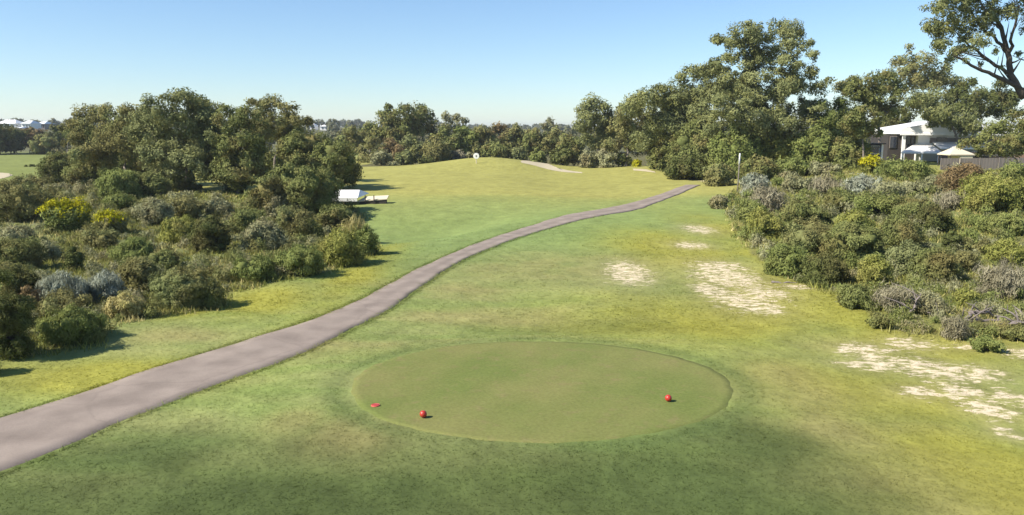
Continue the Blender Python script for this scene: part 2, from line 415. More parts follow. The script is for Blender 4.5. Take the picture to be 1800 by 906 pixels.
def path_dist(x, y):
    """distance outside the path edge (negative on the path)"""
    x = np.ravel(x); y = np.ravel(y); best = np.full(x.shape, 1e9)
    a = mid[:-1]; ab = mid[1:] - a; ll = (ab ** 2).sum(1); w = PW[:-1]
    near = np.nonzero((y < 110) & (x > -40) & (x < 45))[0]
    for k in range(0, len(near), 20000):
        id_ = near[k:k + 20000]; dx = x[id_, None] - a[None, :, 0]; dy = y[id_, None] - a[None, :, 1]
        t = np.clip((dx * ab[:, 0] + dy * ab[:, 1]) / ll, 0, 1)
        best[id_] = (np.hypot(dx - t * ab[:, 0], dy - t * ab[:, 1]) - w).min(1)
    return best
for _ in range(4): mid[1:-1] = (mid[:-2] + 2 * mid[1:-1] + mid[2:]) / 4
tang = np.gradient(mid, axis=0); tang /= np.linalg.norm(tang, axis=1, keepdims=True)
PW = np.abs(((eL - eR) * np.stack([-tang[:, 1], tang[:, 0]], 1)).sum(1)) / 2
for _ in range(14): PW[1:-1] = (PW[:-2] + 2 * PW[1:-1] + PW[2:]) / 4
nrm2 = np.stack([-tang[:, 1], tang[:, 0]], 1)
PATH_READY = True

# colour zones of the turf: centre and size as they lie on the ground
def zone(px, py, rx, ry):
    c = G(px, py); a = G(px, py + ry); b = G(px, py - ry)
    return (c[0], c[1], rx / F * c[1], max(0.4, (b[1] - a[1]) / 2))
Z_YEL = [zone(*q) for q in [(1180, 440, 120, 40), (1420, 520, 190, 70), (1250, 560, 260, 45), (1620, 600, 240, 50), (1330, 430, 90, 60), (1720, 820, 180, 110), (1560, 690, 220, 60), (470, 530, 110, 28), (330, 545, 60, 15), (640, 470, 50, 40), (150, 660, 220, 30)]]
Z_DRK = [zone(*q) for q in [(500, 880, 700, 90), (1150, 860, 420, 70), (600, 790, 160, 50), (1360, 780, 170, 60), (250, 800, 200, 50), (1130, 575, 220, 12)]]  # darker green rough, partly vignette painted into the turf colour
Z_DRY = [zone(*q) for q in [(1420, 690, 130, 60), (1600, 850, 160, 80), (620, 760, 110, 40), (520, 740, 60, 25), (850, 560, 160, 16), (600, 610, 200, 20), (310, 590, 110, 14), (950, 470, 190, 30), (820, 510, 80, 16), (1480, 760, 90, 60)]]
Z_FWY = [zone(*q) for q in [(760, 318, 140, 16), (960, 322, 210, 18), (860, 300, 160, 14), (1080, 318, 120, 14)]]
Z_SAND = [zone(*q) for q in [(1280, 490, 72, 30), (1310, 528, 72, 22), (1345, 545, 40, 12), (1105, 482, 52, 26), (1228, 403, 36, 9), (1215, 432, 40, 8), (1400, 505, 40, 6), (1520, 615, 70, 16), (1600, 605, 60, 14), (1640, 650, 80, 26), (1690, 690, 60, 22), (1740, 720, 60, 22), (1765, 760, 26, 18), (1790, 620, 40, 12), (1720, 610, 60, 8), (1255, 318, 30, 5), (1560, 640, 90, 18), (1700, 655, 80, 20), (1620, 690, 60, 14), (1500, 640, 50, 9), (1265, 470, 60, 14), (1340, 515, 60, 14), (1780, 700, 40, 20), (1250, 510, 40, 20)]]
def zsum(Z, x, y, p=1.0):
    t = np.zeros(np.shape(x))
    for cx, cy, rx, ry in Z: t = np.maximum(t, np.exp(-p * (((x - cx) / rx) ** 2 + ((y - cy) / ry) ** 2)))
    return t
LSCRUB_PX = [(-160, 640), (0, 628), (70, 622), (190, 600), (200, 570), (260, 560), (395, 542), (405, 512), (480, 497), (560, 482), (665, 445), (640, 378), (600, 362), (420, 345), (240, 330), (110, 318), (-100, 326)]
RSCRUB_PX = [(1275, 350), (1290, 400), (1330, 455), (1400, 495), (1500, 530), (1560, 580), (1680, 596), (1800, 598), (1960, 620), (2000, 300), (1640, 305), (1500, 300), (1310, 322)]
LSCRUB = np.array([G(*p)[:2] for p in LSCRUB_PX]); RSCRUB = np.array([G(*p)[:2] for p in RSCRUB_PX])
def in_poly(x, y, poly):
    ins = np.zeros(np.shape(x), bool); j = len(poly) - 1
    for i in range(len(poly)):
        xi, yi = poly[i]; xj, yj = poly[j]
        c = ((yi > y) != (yj > y)) & (x < (xj - xi) * (y - yi) / (yj - yi + 1e-12) + xi); ins ^= c; j = i
    return ins

def mixc(c, col, w): return c * (1 - w[..., None]) + np.array(col) * w[..., None]
def turf(x, y):
    """colour of the grass at a place, with vignette dimming painted in"""
    n1 = fbm(x / 3.2, y / 3.2, 21); n2 = fbm(x / 0.9, y / 0.9, 31); n3 = fbm(x / 9, y / 9, 41)
    st = fbm(x / 2.6 + 0.3 * y, y / 0.8, 51)
    c = np.zeros(np.shape(x) + (3,)) + np.array([0.132, 0.168, 0.050])
    c = mixc(c, (0.186, 0.186, 0.076), np.clip(0.35 + 1.0 * st, 0, 1) * 0.75)
    c = mixc(c, (0.126, 0.170, 0.056), ss(26, 42, y) * 0.85)
    w = np.clip(zsum(Z_FWY, x, y, 0.8) * 1.8, 0, 1); w = np.maximum(w, ss(64, 72, y + 2.0 * n3) * (1 - ss(150, 200, y)))
    c = mixc(c, (0.212, 0.203, 0.060), w)
    far = ss(40, 60, np.abs(x)) * ss(60, 80, y); c = mixc(c, (0.130, 0.148, 0.044), far)
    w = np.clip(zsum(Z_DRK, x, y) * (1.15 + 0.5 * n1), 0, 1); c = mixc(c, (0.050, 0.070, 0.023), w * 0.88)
    w = (1 - ss(11.5, 16.5, y + 1.6 * n3 + 0.05 * np.abs(x - 1))); c = mixc(c, (0.046, 0.062, 0.020), w * 0.78)  # vignette dimming toward the camera, painted into the turf colour
    w = np.clip(zsum(Z_YEL, x, y) * (1.2 + 0.7 * n1), 0, 1); c = mixc(c, (0.192, 0.184, 0.034), w * 0.9)
    w = np.clip(zsum(Z_DRY, x, y) * (0.9 + 1.1 * n1 + 0.5 * n2), 0, 1); c = mixc(c, (0.180, 0.156, 0.064), w * 0.58)
    w = np.clip(zsum(Z_SAND, x, y, 0.7), 0, 1); c = mixc(c, (0.200, 0.172, 0.088), w * 0.55)
    e = tee_e(x, y); w = np.exp(-((e - 1.08) / 0.07) ** 2) * (0.42 + 0.5 * n1); c = mixc(c, (0.062, 0.086, 0.028), np.clip(w, 0, 1))
    soil = in_poly(x, y, LSCRUB) | in_poly(x, y, RSCRUB)
    c = mixc(c, (0.105, 0.100, 0.040), soil * (0.65 + 0.3 * n1))
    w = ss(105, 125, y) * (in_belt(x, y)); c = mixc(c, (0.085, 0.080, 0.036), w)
    w = ss(170, 240, y); c = mixc(c, (0.085, 0.085, 0.045), w)
    return 1.37 * c * (1 + 0.13 * n2 + 0.10 * n1)[..., None]
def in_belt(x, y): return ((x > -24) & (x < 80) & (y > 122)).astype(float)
def sandm(x, y):
    return np.clip(zsum(Z_SAND, x, y, 0.62) * 1.12, 0, 1)

rows = np.r_[np.array([-40, -15, -4, 1.0, 4.0]), np.geomspace(6.0, 4500.0, 370)]
cols = np.linspace(-1, 1, 430)
YY = np.repeat(rows[:, None], len(cols), 1); XX = cols[None, :] * (np.maximum(YY, 3) * 0.95 + 13)
pd = path_dist(XX, YY).reshape(XX.shape)
ZZ = terrain(XX, YY)
ZZ = ZZ - 0.05 * (tee_e(XX, YY) < 0.90)
gv = np.stack([XX, YY, ZZ], -1).reshape(-1, 3)
nr_, nc_ = XX.shape; ii = (np.arange(nr_ - 1)[:, None] * nc_ + np.arange(nc_ - 1)[None, :]).ravel()
gf = np.stack([ii, ii + 1, ii + 1 + nc_, ii + nc_], 1)
gme = mesh_np('ground', gv, gf, smooth=True)
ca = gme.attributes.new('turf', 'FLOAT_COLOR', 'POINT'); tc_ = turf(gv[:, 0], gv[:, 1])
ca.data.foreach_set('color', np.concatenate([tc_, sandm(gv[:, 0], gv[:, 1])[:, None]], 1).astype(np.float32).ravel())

def ground_material():
    m, n, l = mat('turf_and_sand')
    o = n.new('ShaderNodeOutputMaterial'); b = n.new('ShaderNodeBsdfPrincipled'); l.new(b.outputs[0], o.inputs[0])
    b.inputs['Roughness'].default_value = 0.95; b.inputs['Specular IOR Level'].default_value = 0.08
    at = n.new('ShaderNodeAttribute'); at.attribute_name = 'turf'
    ge = n.new('ShaderNodeNewGeometry')
    def noise(scale, det, vec=None, stretch=None):
        t = n.new('ShaderNodeTexNoise'); t.inputs['Scale'].default_value = scale; t.inputs['Detail'].default_value = det
        if stretch:
            mp = n.new('ShaderNodeMapping'); mp.inputs['Scale'].default_value = stretch; mp.inputs['Rotation'].default_value = (0, 0, 0.35); l.new(ge.outputs['Position'], mp.inputs[0]); l.new(mp.outputs[0], t.inputs['Vector'])
        else: l.new(ge.outputs['Position'], t.inputs['Vector'])
        return t
    f1 = noise(7.0, 6); f2 = noise(1.3, 5)
    ad = n.new('ShaderNodeMath'); ad.operation = 'ADD'; l.new(f1.outputs['Fac'], ad.inputs[0]); l.new(f2.outputs['Fac'], ad.inputs[1])
    mr = n.new('ShaderNodeMapRange'); mr.inputs[1].default_value = 0.65; mr.inputs[2].default_value = 1.35; mr.inputs[3].default_value = 0.80; mr.inputs[4].default_value = 1.20
    l.new(ad.outputs[0], mr.inputs[0])
    mu = n.new('ShaderNodeVectorMath'); mu.operation = 'SCALE'; l.new(at.outputs['Color'], mu.inputs[0]); l.new(mr.outputs[0], mu.inputs['Scale'])
    # bare sand showing between the grass
    sn = noise(1.0, 8, stretch=(2.3, 4.6, 1)); sn.inputs['Roughness'].default_value = 0.72
    sub = n.new('ShaderNodeMath'); sub.operation = 'MULTIPLY_ADD'; l.new(at.outputs['Alpha'], sub.inputs[0]); sub.inputs[1].default_value = 0.33; l.new(sn.outputs['Fac'], sub.inputs[2])
    sm = n.new('ShaderNodeMapRange'); sm.inputs[1].default_value = 0.775; sm.inputs[2].default_value = 0.86; l.new(sub.outputs[0], sm.inputs[0])
    sc = n.new('ShaderNodeMix'); sc.data_type = 'RGBA'; sc.inputs[6].default_value = (0.46, 0.37, 0.24, 1); sc.inputs[7].default_value = (0.74, 0.64, 0.47, 1); l.new(f1.outputs['Fac'], sc.inputs[0])
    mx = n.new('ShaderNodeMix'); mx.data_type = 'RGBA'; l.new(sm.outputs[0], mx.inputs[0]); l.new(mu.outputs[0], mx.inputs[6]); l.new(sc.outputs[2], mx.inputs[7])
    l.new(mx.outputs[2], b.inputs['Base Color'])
    b1 = n.new('ShaderNodeBump'); b1.inputs['Strength'].default_value = 0.20; b1.inputs['Distance'].default_value = 0.06
    l.new(f1.outputs['Fac'], b1.inputs['Height'])
    b2 = n.new('ShaderNodeBump'); b2.inputs['Strength'].default_value = 0.35; b2.inputs['Distance'].default_value = 0.30
    l.new(f2.outputs['Fac'], b2.inputs['Height']); l.new(b2.outputs[0], b1.inputs['Normal']); l.new(b1.outputs[0], b.inputs['Normal'])
    return m
add('ground', gme, ground_material(), kind='structure', label='rolling grass of the golf course with bare sandy patches')

# tee: mown disc, lip all round
def disc(cx, cy, ax, ay, rings, seg, lift, skirt):
    v = [(cx, cy, gz(cx, cy) + lift)]; f = []
    for i in range(1, rings + 1):
        for k in range(seg):
            a = 2 * math.pi * k / seg; w = 1 + 0.008 * math.sin(3 * a + 1) + 0.005 * math.sin(7 * a) + (0.004 * math.sin(23 * a) + 0.003 * math.sin(41 * a + 2)) * (i / rings) ** 6
            x = cx + ax * i / rings * math.cos(a) * w; y = cy + ay * i / rings * math.sin(a) * w; v.append((x, y, gz(x, y) + lift))
    for k in range(seg):
        x, y, z = v[1 + (rings - 1) * seg + k]; v.append((cx + (x - cx) * 1.006, cy + (y - cy) * 1.006, z - skirt))
    for k in range(seg): f.append((0, 1 + k, 1 + (k + 1) % seg))
    for i in range(rings):
        for k in range(seg):
            a = 1 + i * seg; e = (k + 1) % seg; f.append((a + k, a + seg + k, a + seg + e, a + e))
    me = bpy.data.meshes.new('tee'); me.from_pydata(v, [], f); me.update(); me.polygons.foreach_set('use_smooth', [True] * len(me.polygons)); return me
def tee_material():
    m, n, l = mat('mown_tee_turf')
    o = n.new('ShaderNodeOutputMaterial'); b = n.new('ShaderNodeBsdfPrincipled'); l.new(b.outputs[0], o.inputs[0])
    b.inputs['Roughness'].default_value = 0.95; b.inputs['Specular IOR Level'].default_value = 0.06
    ge = n.new('ShaderNodeNewGeometry')
    t1 = n.new('ShaderNodeTexNoise'); t1.inputs['Scale'].default_value = 0.45; t1.inputs['Detail'].default_value = 4; l.new(ge.outputs['Position'], t1.inputs['Vector'])
    t2 = n.new('ShaderNodeTexNoise'); t2.inputs['Scale'].default_value = 16; t2.inputs['Detail'].default_value = 5; l.new(ge.outputs['Position'], t2.inputs['Vector'])
    cr = n.new('ShaderNodeValToRGB'); l.new(t1.outputs['Fac'], cr.inputs[0])
    cr.color_ramp.elements[0].position = 0.33; cr.color_ramp.elements[0].color = (0.134, 0.162, 0.046, 1)
    cr.color_ramp.elements[1].position = 0.68; cr.color_ramp.elements[1].color = (0.182, 0.182, 0.064, 1)
    t3 = n.new('ShaderNodeTexNoise'); t3.inputs['Scale'].default_value = 3.2; t3.inputs['Detail'].default_value = 6; l.new(ge.outputs['Position'], t3.inputs['Vector'])
    wr = n.new('ShaderNodeMapRange'); wr.inputs[1].default_value = 0.56; wr.inputs[2].default_value = 0.72; wr.inputs[4].default_value = 0.55; l.new(t3.outputs['Fac'], wr.inputs[0])
    wm = n.new('ShaderNodeMix'); wm.data_type = 'RGBA'; wm.inputs[7].default_value = (0.198, 0.170, 0.076, 1); l.new(wr.outputs[0], wm.inputs[0]); l.new(cr.outputs[0], wm.inputs[6])
    wa = n.new('ShaderNodeTexWave'); wa.inputs['Scale'].default_value = 0.28; wa.inputs['Distortion'].default_value = 0.6; mp = n.new('ShaderNodeMapping'); mp.inputs['Rotation'].default_value = (0, 0, 0.5); l.new(ge.outputs['Position'], mp.inputs[0]); l.new(mp.outputs[0], wa.inputs['Vector'])
    wv2 = n.new('ShaderNodeMapRange'); wv2.inputs[3].default_value = -0.02; wv2.inputs[4].default_value = 0.02; l.new(wa.outputs['Fac'], wv2.inputs[0])
    mr0 = n.new('ShaderNodeMapRange'); mr0.inputs[3].default_value = 0.70; mr0.inputs[4].default_value = 1.30; l.new(t2.outputs['Fac'], mr0.inputs[0])
    mr = n.new('ShaderNodeMath'); mr.operation = 'ADD'; l.new(mr0.outputs[0], mr.inputs[0]); l.new(wv2.outputs[0], mr.inputs[1])
    mu = n.new('ShaderNodeVectorMath'); mu.operation = 'SCALE'; l.new(wm.outputs[2], mu.inputs[0]); l.new(mr.outputs[0], mu.inputs['Scale']); l.new(mu.outputs[0], b.inputs['Base Color'])
    bp = n.new('ShaderNodeBump'); bp.inputs['Strength'].default_value = 0.3; bp.inputs['Distance'].default_value = 0.02; l.new(t2.outputs['Fac'], bp.inputs['Height']); l.new(bp.outputs[0], b.inputs['Normal'])
    return m
add('tee_green', disc(*TEE, 26, 160, 0.007, 0.03), tee_material(), kind='structure', label='smooth oval tee of short mown turf')

# cart path
def path_mesh():
    US = [0.0, 0.012, 0.15, 0.3, 0.5, 0.7, 0.85, 0.988, 1.0]; K = 8; v = []; f = []
    for i in range(NP):
        jl = 0.03 * math.sin(i * 0.9) + 0.035 * random.uniform(-1, 1); jr = 0.03 * math.sin(i * 0.7 + 2) + 0.05 * random.uniform(-1, 1)
        for u in US:
            w = PW[i]; off = (-(w + jr) * (1 - u) + (w + jl) * u)
            x, y = mid[i] + nrm2[i] * off; v.append((x, y, gz(x, y) + (-0.03 if u in (0.0, 1.0) else 0.006 + 0.0005 * y + 0.015 * (1 - (2 * u - 1) ** 2))))
    for i in range(NP - 1):
        for k in range(K): a = i * (K + 1) + k; f.append((a, a + 1, a + K + 2, a + K + 1))
    me = bpy.data.meshes.new('path'); me.from_pydata(v, [], f); me.update()
    uv = me.attributes.new('across', 'FLOAT', 'POINT'); uv.data.foreach_set('value', np.tile(np.array(US), NP).astype(np.float32))
    me.polygons.foreach_set('use_smooth', [True] * len(me.polygons)); return me
def path_material():
    m, n, l = mat('worn_asphalt')
    o = n.new('ShaderNodeOutputMaterial'); b = n.new('ShaderNodeBsdfPrincipled'); l.new(b.outputs[0], o.inputs[0])
    b.inputs['Roughness'].default_value = 0.9; b.inputs['Specular IOR Level'].default_value = 0.15
    ge = n.new('ShaderNodeNewGeometry'); at = n.new('ShaderNodeAttribute'); at.attribute_name = 'across'
    t1 = n.new('ShaderNodeTexNoise'); t1.inputs['Scale'].default_value = 1.1; t1.inputs['Detail'].default_value = 7; l.new(ge.outputs['Position'], t1.inputs['Vector'])
    t2 = n.new('ShaderNodeTexNoise'); t2.inputs['Scale'].default_value = 45; t2.inputs['Detail'].default_value = 3; l.new(ge.outputs['Position'], t2.inputs['Vector'])
    cr = n.new('ShaderNodeValToRGB'); l.new(t1.outputs['Fac'], cr.inputs[0])
    cr.color_ramp.elements[0].position = 0.3; cr.color_ramp.elements[0].color = (0.200, 0.163, 0.138, 1)
    cr.color_ramp.elements[1].position = 0.7; cr.color_ramp.elements[1].color = (0.290, 0.240, 0.203, 1)
    # wheel tracks worn paler
    wv = n.new('ShaderNodeMath'); wv.operation = 'MULTIPLY'; wv.inputs[1].default_value = 12.566; l.new(at.outputs['Fac'], wv.inputs[0])
    cs = n.new('ShaderNodeMath'); cs.operation = 'COSINE'; l.new(wv.outputs[0], cs.inputs[0])
    mr = n.new('ShaderNodeMapRange'); mr.inputs[1].default_value = -1; mr.inputs[2].default_value = 1; mr.inputs[3].default_value = 1.07; mr.inputs[4].default_value = 0.93; l.new(cs.outputs[0], mr.inputs[0])
    vo = n.new('ShaderNodeTexVoronoi'); vo.feature = 'DISTANCE_TO_EDGE'; vo.inputs['Scale'].default_value = 0.32; wob = n.new('ShaderNodeMix'); wob.data_type = 'VECTOR'; wob.inputs[0].default_value = 0.35; l.new(ge.outputs['Position'], wob.inputs[4]); l.new(t1.outputs['Color'], wob.inputs[5]); l.new(wob.outputs[1], vo.inputs['Vector'])
    ck = n.new('ShaderNodeMapRange'); ck.inputs[1].default_value = 0.0; ck.inputs[2].default_value = 0.012; ck.inputs[3].default_value = 0.90; l.new(vo.outputs['Distance'], ck.inputs[0])
    m30 = n.new('ShaderNodeMapRange'); m30.inputs[3].default_value = 0.74; m30.inputs[4].default_value = 1.26; l.new(t2.outputs['Fac'], m30.inputs[0])
    m3 = n.new('ShaderNodeMath'); m3.operation = 'MULTIPLY'; l.new(m30.outputs[0], m3.inputs[0]); l.new(ck.outputs[0], m3.inputs[1])
    mm = n.new('ShaderNodeMath'); mm.operation = 'MULTIPLY'; l.new(mr.outputs[0], mm.inputs[0]); l.new(m3.outputs[0], mm.inputs[1])
    mu = n.new('ShaderNodeVectorMath'); mu.operation = 'SCALE'; l.new(cr.outputs[0], mu.inputs[0]); l.new(mm.outputs[0], mu.inputs['Scale']); l.new(mu.outputs[0], b.inputs['Base Color'])
    bp = n.new('ShaderNodeBump'); bp.inputs['Strength'].default_value = 0.35; bp.inputs['Distance'].default_value = 0.015; l.new(t2.outputs['Fac'], bp.inputs['Height']); l.new(bp.outputs[0], b.inputs['Normal'])
    return m
add('path', path_mesh(), path_material(), kind='structure', label='pinkish grey asphalt cart path curving away past the tee')

# sandy strips and the bunker at the far edges of the mown grass
SAND = plain('pale_sand', (0.46, 0.40, 0.28), 0.95, 0.14, 1.5, 0.3, 0.05)
def sand_strip(name, label, top, bot, n=40, lift=0.05):
    a = resample([G(*p)[:2] for p in top], n); b = resample([G(*p)[:2] for p in bot], n); v = []; f = []; K = 5
    for i in range(n):
        for k in range(K + 1):
            u = k / K; x, y = a[i] * (1 - u) + b[i] * u; x += 0.05 * random.uniform(-1, 1); v.append((x, y, gz(x, y) + lift * (1 if 0 < k < K else 0.4)))
    for i in range(n - 1):
        for k in range(K): q = i * (K + 1) + k; f.append((q, q + 1, q + K + 2, q + K + 1))
    me = bpy.data.meshes.new(name); me.from_pydata(v, [], f); me.update(); me.polygons.foreach_set('use_smooth', [True] * len(me.polygons))
    return add(name, me, SAND, kind='structure', label=label)
sand_strip('sandy_edge', 'pale sandy strip curving below the far round bushes', [(915, 284), (945, 286), (965, 292), (990, 299), (1022, 303)], [(916, 286.5), (940, 291.5), (962, 298), (991, 303), (1024, 305)])
sand_strip('sandy_edge', 'short sandy strip beside the small orange bush', [(1112, 297), (1135, 298), (1150, 302)], [(1114, 300), (1135, 302), (1152, 304)])
sand_strip('sand_bunker', 'pale sand bunker at the left edge of the far fairway', [(-60, 303), (0, 304), (15, 305), (22, 308)], [(-60, 318), (0, 315), (13, 312), (22, 309)])


# ------------------------------------------------------------------ trees, left
tree('gum_tree', 'broad brownish gum tree at the left end of the near left clump', 'brown', 76, 225, [(165, 222, 40), (246, 198, 24), (130, 240, 26), (205, 208, 34), (232, 200, 26), (150, 255, 34), (190, 250, 42), (232, 240, 40), (225, 275, 30), (140, 275, 24), (178, 285, 28), (255, 225, 30)], cover=2.4)
tree('gum_tree', 'tallest grey-green gum tree in the middle of the near left clump', 'gum', 71, 325, [(282, 192, 32), (384, 200, 24), (250, 210, 26), (318, 186, 34), (346, 178, 20), (262, 232, 36), (305, 235, 44), (362, 208, 30), (345, 250, 42), (285, 275, 36), (335, 298, 38), (380, 232, 28), (270, 308, 26), (372, 280, 30)], cover=2.4)
tree('gum_tree', 'dark olive gum tree on the right shoulder of the near left clump', 'olive', 70, 415, [(405, 212, 32), (435, 208, 26), (425, 240, 36), (395, 262, 34), (445, 270, 32), (420, 300, 38), (385, 305, 28), (455, 308, 26), (462, 232, 26)], cover=2.4)
tree('gum_tree', 'round-topped yellowish gum tree behind the right end of the left clump', 'brown', 86, 480, [(452, 188, 25), (482, 186, 23), (508, 198, 22), (522, 212, 16), (470, 220, 32), (505, 235, 28), (440, 225, 24)], cover=2.4)
tree('paperbark_tree', 'dense dark rounded tree whose right side overhangs the white shelter', 'olive', 75, 555, [(515, 262, 32), (548, 258, 34), (582, 275, 36), (608, 292, 30), (560, 300, 40), (520, 300, 34), (605, 312, 24), (580, 325, 24)], core=0.5, sparse=0.0, cover=3.0, fork=0.3, depth=0.5, branches=False)
tree('paperbark_tree', 'low dense dome-shaped tree in front of the overhanging dark tree', 'olive', 59, 520, [(505, 318, 34), (545, 322, 34), (468, 334, 32), (572, 342, 28), (520, 345, 34), (445, 352, 20), (555, 358, 26), (488, 355, 26)], core=0.5, sparse=0.0, cover=3.0, fork=0.3, depth=0.5, branches=False)
tree('small_tree', 'small sprig-topped tree peeking above roofs left of the broad gum', 'olive', 120, 118, [(124, 215, 10), (132, 222, 10), (112, 226, 10), (122, 234, 12)], extra=False)
for i, (x, y, rr, kd, w_) in enumerate([(-12, 236, 28, 'dark', 'dark tree cut by the left picture edge beyond the far fairway'), (22, 240, 24, 'dark', 'second dark tree from the left edge beyond the far fairway'), (55, 236, 20, 'rust', 'brown tree under the white roofs on the left skyline'), (72, 252, 20, 'brown', 'yellowish round tree beyond the end of the far left fairway'), (98, 236, 20, 'dark', 'purplish dark tree left of the broad brown gum'), (104, 262, 16, 'grey', 'short grey tree at the right end of the far left fairway')]):
    tree('far_tree', w_, kd, 185 + 4 * (i % 3), x, [(x - rr * .6, y + 4, rr * .7), (x + rr * .5, y, rr * .75), (x, y - rr * .35, rr * .6), (x + 2, y + rr * .6, rr * .7), (x - rr * .4, y + rr * .8, rr * .5)], group='trees beyond the far left fairway', branches=False, sparse=0, core=0.5)

# ------------------------------------------------------------------ trees, centre
tree('gum_tree', 'tall wide gum tree standing out of the centre of the far tree line', 'olive', 152, 712, [(684, 198, 20), (706, 196, 18), (738, 196, 20), (722, 212, 22), (690, 222, 24), (738, 226, 22), (705, 245, 26), (752, 210, 12), (672, 236, 18)], cover=2.4, sparse=0.15)
tree('gum_tree', 'thin purple-grey tree against the tall central gum on its right', 'dark', 156, 756, [(757, 206, 9), (768, 214, 11), (752, 228, 13), (765, 240, 14)], sparse=0.25, extra=False)
tree('gum_tree', 'pair-crowned pale tree right of the tall central gum', 'grey', 165, 795, [(784, 204, 11), (803, 206, 12), (816, 214, 9), (798, 222, 14), (782, 226, 12)], sparse=0.15, extra=False)
tree('gum_tree', 'small rounded tree alone on the skyline left of the tall right-hand trees', 'grey', 190, 965, [(965, 212, 9), (956, 220, 9), (974, 221, 9), (965, 228, 10)], extra=False)
for x, y, rr, d, kd, lb in [
    (618, 240, 24, 150, 'brown', 'brown-green tree left end of the far tree line, above the dark rounded tree'),
    (650, 232, 20, 158, 'olive', 'olive tree on the skyline left of the tall central gum'),
    (655, 262, 24, 140, 'brown', 'rusty olive tree low on the left of the tall central gum'),
    (690, 262, 22, 138, 'rust', 'reddish brown tree at the foot of the tall central gum'),
    (722, 258, 20, 140, 'gum', 'pale-stemmed tree below the crown of the tall central gum'),
    (785, 240, 22, 148, 'olive', 'olive tree below the pair-crowned pale tree'),
    (815, 240, 22, 146, 'green', 'green tree left above the round white sign'),
    (850, 242, 24, 148, 'brown', 'brownish low tree right above the round white sign'),
    (880, 236, 24, 152, 'rust', 'brown flat-topped tree on the skyline over the mound'),
    (912, 238, 22, 150, 'brown', 'dull brown tree right of the flat-topped skyline tree'),
    (940, 244, 24, 146, 'olive', 'olive tree above the start of the curving sandy strip'),
    (978, 245, 24, 144, 'brown', 'brown tree below the small skyline tree'),
    (1005, 252, 22, 138, 'olive', 'olive tree at the left foot of the round-headed tall tree')]:
    tree('belt_tree', lb, kd, d, x, [(x - rr * .7, y + 4, rr * .66), (x + rr * .65, y + 2, rr * .66), (x - rr * .1, y - rr * .4, rr * .68), (x + rr * .3, y + rr * .6, rr * .7), (x - rr * .5, y + rr * .7, rr * .6), (x, y + rr * 1.1, rr * .6)], group='trees of the far tree line', branches=False, sparse=0.0, cover=2.2, core=0.4)

# ------------------------------------------------------------------ trees, right
tree('gum_tree', 'round-headed tall tree at the left end of the right-hand stand', 'gum', 122, 1048, [(1044, 184, 20), (1022, 198, 19), (1066, 198, 20), (1040, 212, 26), (1018, 224, 18), (1070, 226, 22), (1045, 242, 26), (1085, 212, 14)], cover=2.4)
tree('gum_tree', 'leaning gum with a pale bare limb between round-headed and stepped trees', 'brown', 116, 1100, [(1100, 196, 22), (1122, 180, 22), (1090, 225, 24), (1120, 215, 28), (1100, 250, 26), (1140, 238, 26), (1070, 258, 20), (1130, 262, 22)], cover=2.3)
tree('gum_tree', 'stepped olive gum just left of the tallest tree', 'gum', 100, 1195, [(1212, 138, 26), (1250, 128, 22), (1140, 170, 24), (1112, 188, 20), (1262, 165, 30), (1262, 215, 30), (1130, 245, 24), (1200, 255, 30), (1180, 160, 28), (1238, 158, 24), (1160, 186, 28), (1205, 188, 34), (1240, 198, 30), (1175, 222, 34), (1225, 232, 32), (1150, 218, 22)], cover=2.4)
tree('gum_tree', 'tallest gum tree, broad crown high against the sky right of centre', 'gum', 92, 1350, [(1278, 82, 30), (1312, 66, 30), (1348, 58, 30), (1385, 58, 28), (1402, 82, 22), (1268, 112, 24), (1300, 118, 32), (1350, 100, 30), (1388, 112, 28), (1330, 150, 32), (1285, 150, 30), (1385, 152, 34), (1428, 96, 13), (1424, 78, 9), (1430, 128, 18), (1456, 142, 9), (1440, 158, 20), (1345, 190, 38), (1300, 190, 34), (1400, 192, 34), (1435, 190, 22), (1270, 180, 30), (1260, 215, 30), (1320, 220, 34), (1380, 222, 34), (1430, 215, 26)], cover=2.5, sparse=0.12, fork=0.5, tr=0.022, fill=0.25)
tree('gum_tree', 'flat-topped gum right of the tallest tree, sky showing under its crown', 'olive', 96, 1545, [(1505, 148, 22), (1530, 140, 20), (1556, 138, 20), (1582, 150, 18), (1545, 160, 20), (1492, 164, 16), (1578, 168, 16), (1512, 168, 15), (1530, 188, 20), (1570, 192, 18), (1600, 182, 16)], cover=2.2, sparse=0.15, fork=0.62)
tree('gum_tree', 'pale-trunked low gum in front of the house gap', 'olive', 84, 1517, [(1524, 204, 26), (1500, 212, 20), (1548, 214, 18), (1522, 226, 20), (1496, 230, 14), (1545, 236, 12)], cover=2.2, sparse=0.1, fork=0.75)
tree('gum_tree', 'drooping gum left of the big cropped tree, sky behind its lower twigs', 'brown', 122, 1652, [(1598, 104, 20), (1622, 108, 24), (1650, 124, 26), (1588, 130, 18), (1668, 140, 20), (1610, 145, 18), (1600, 84, 9), (1640, 150, 16)], cover=1.9, sparse=0.25, fork=0.7)
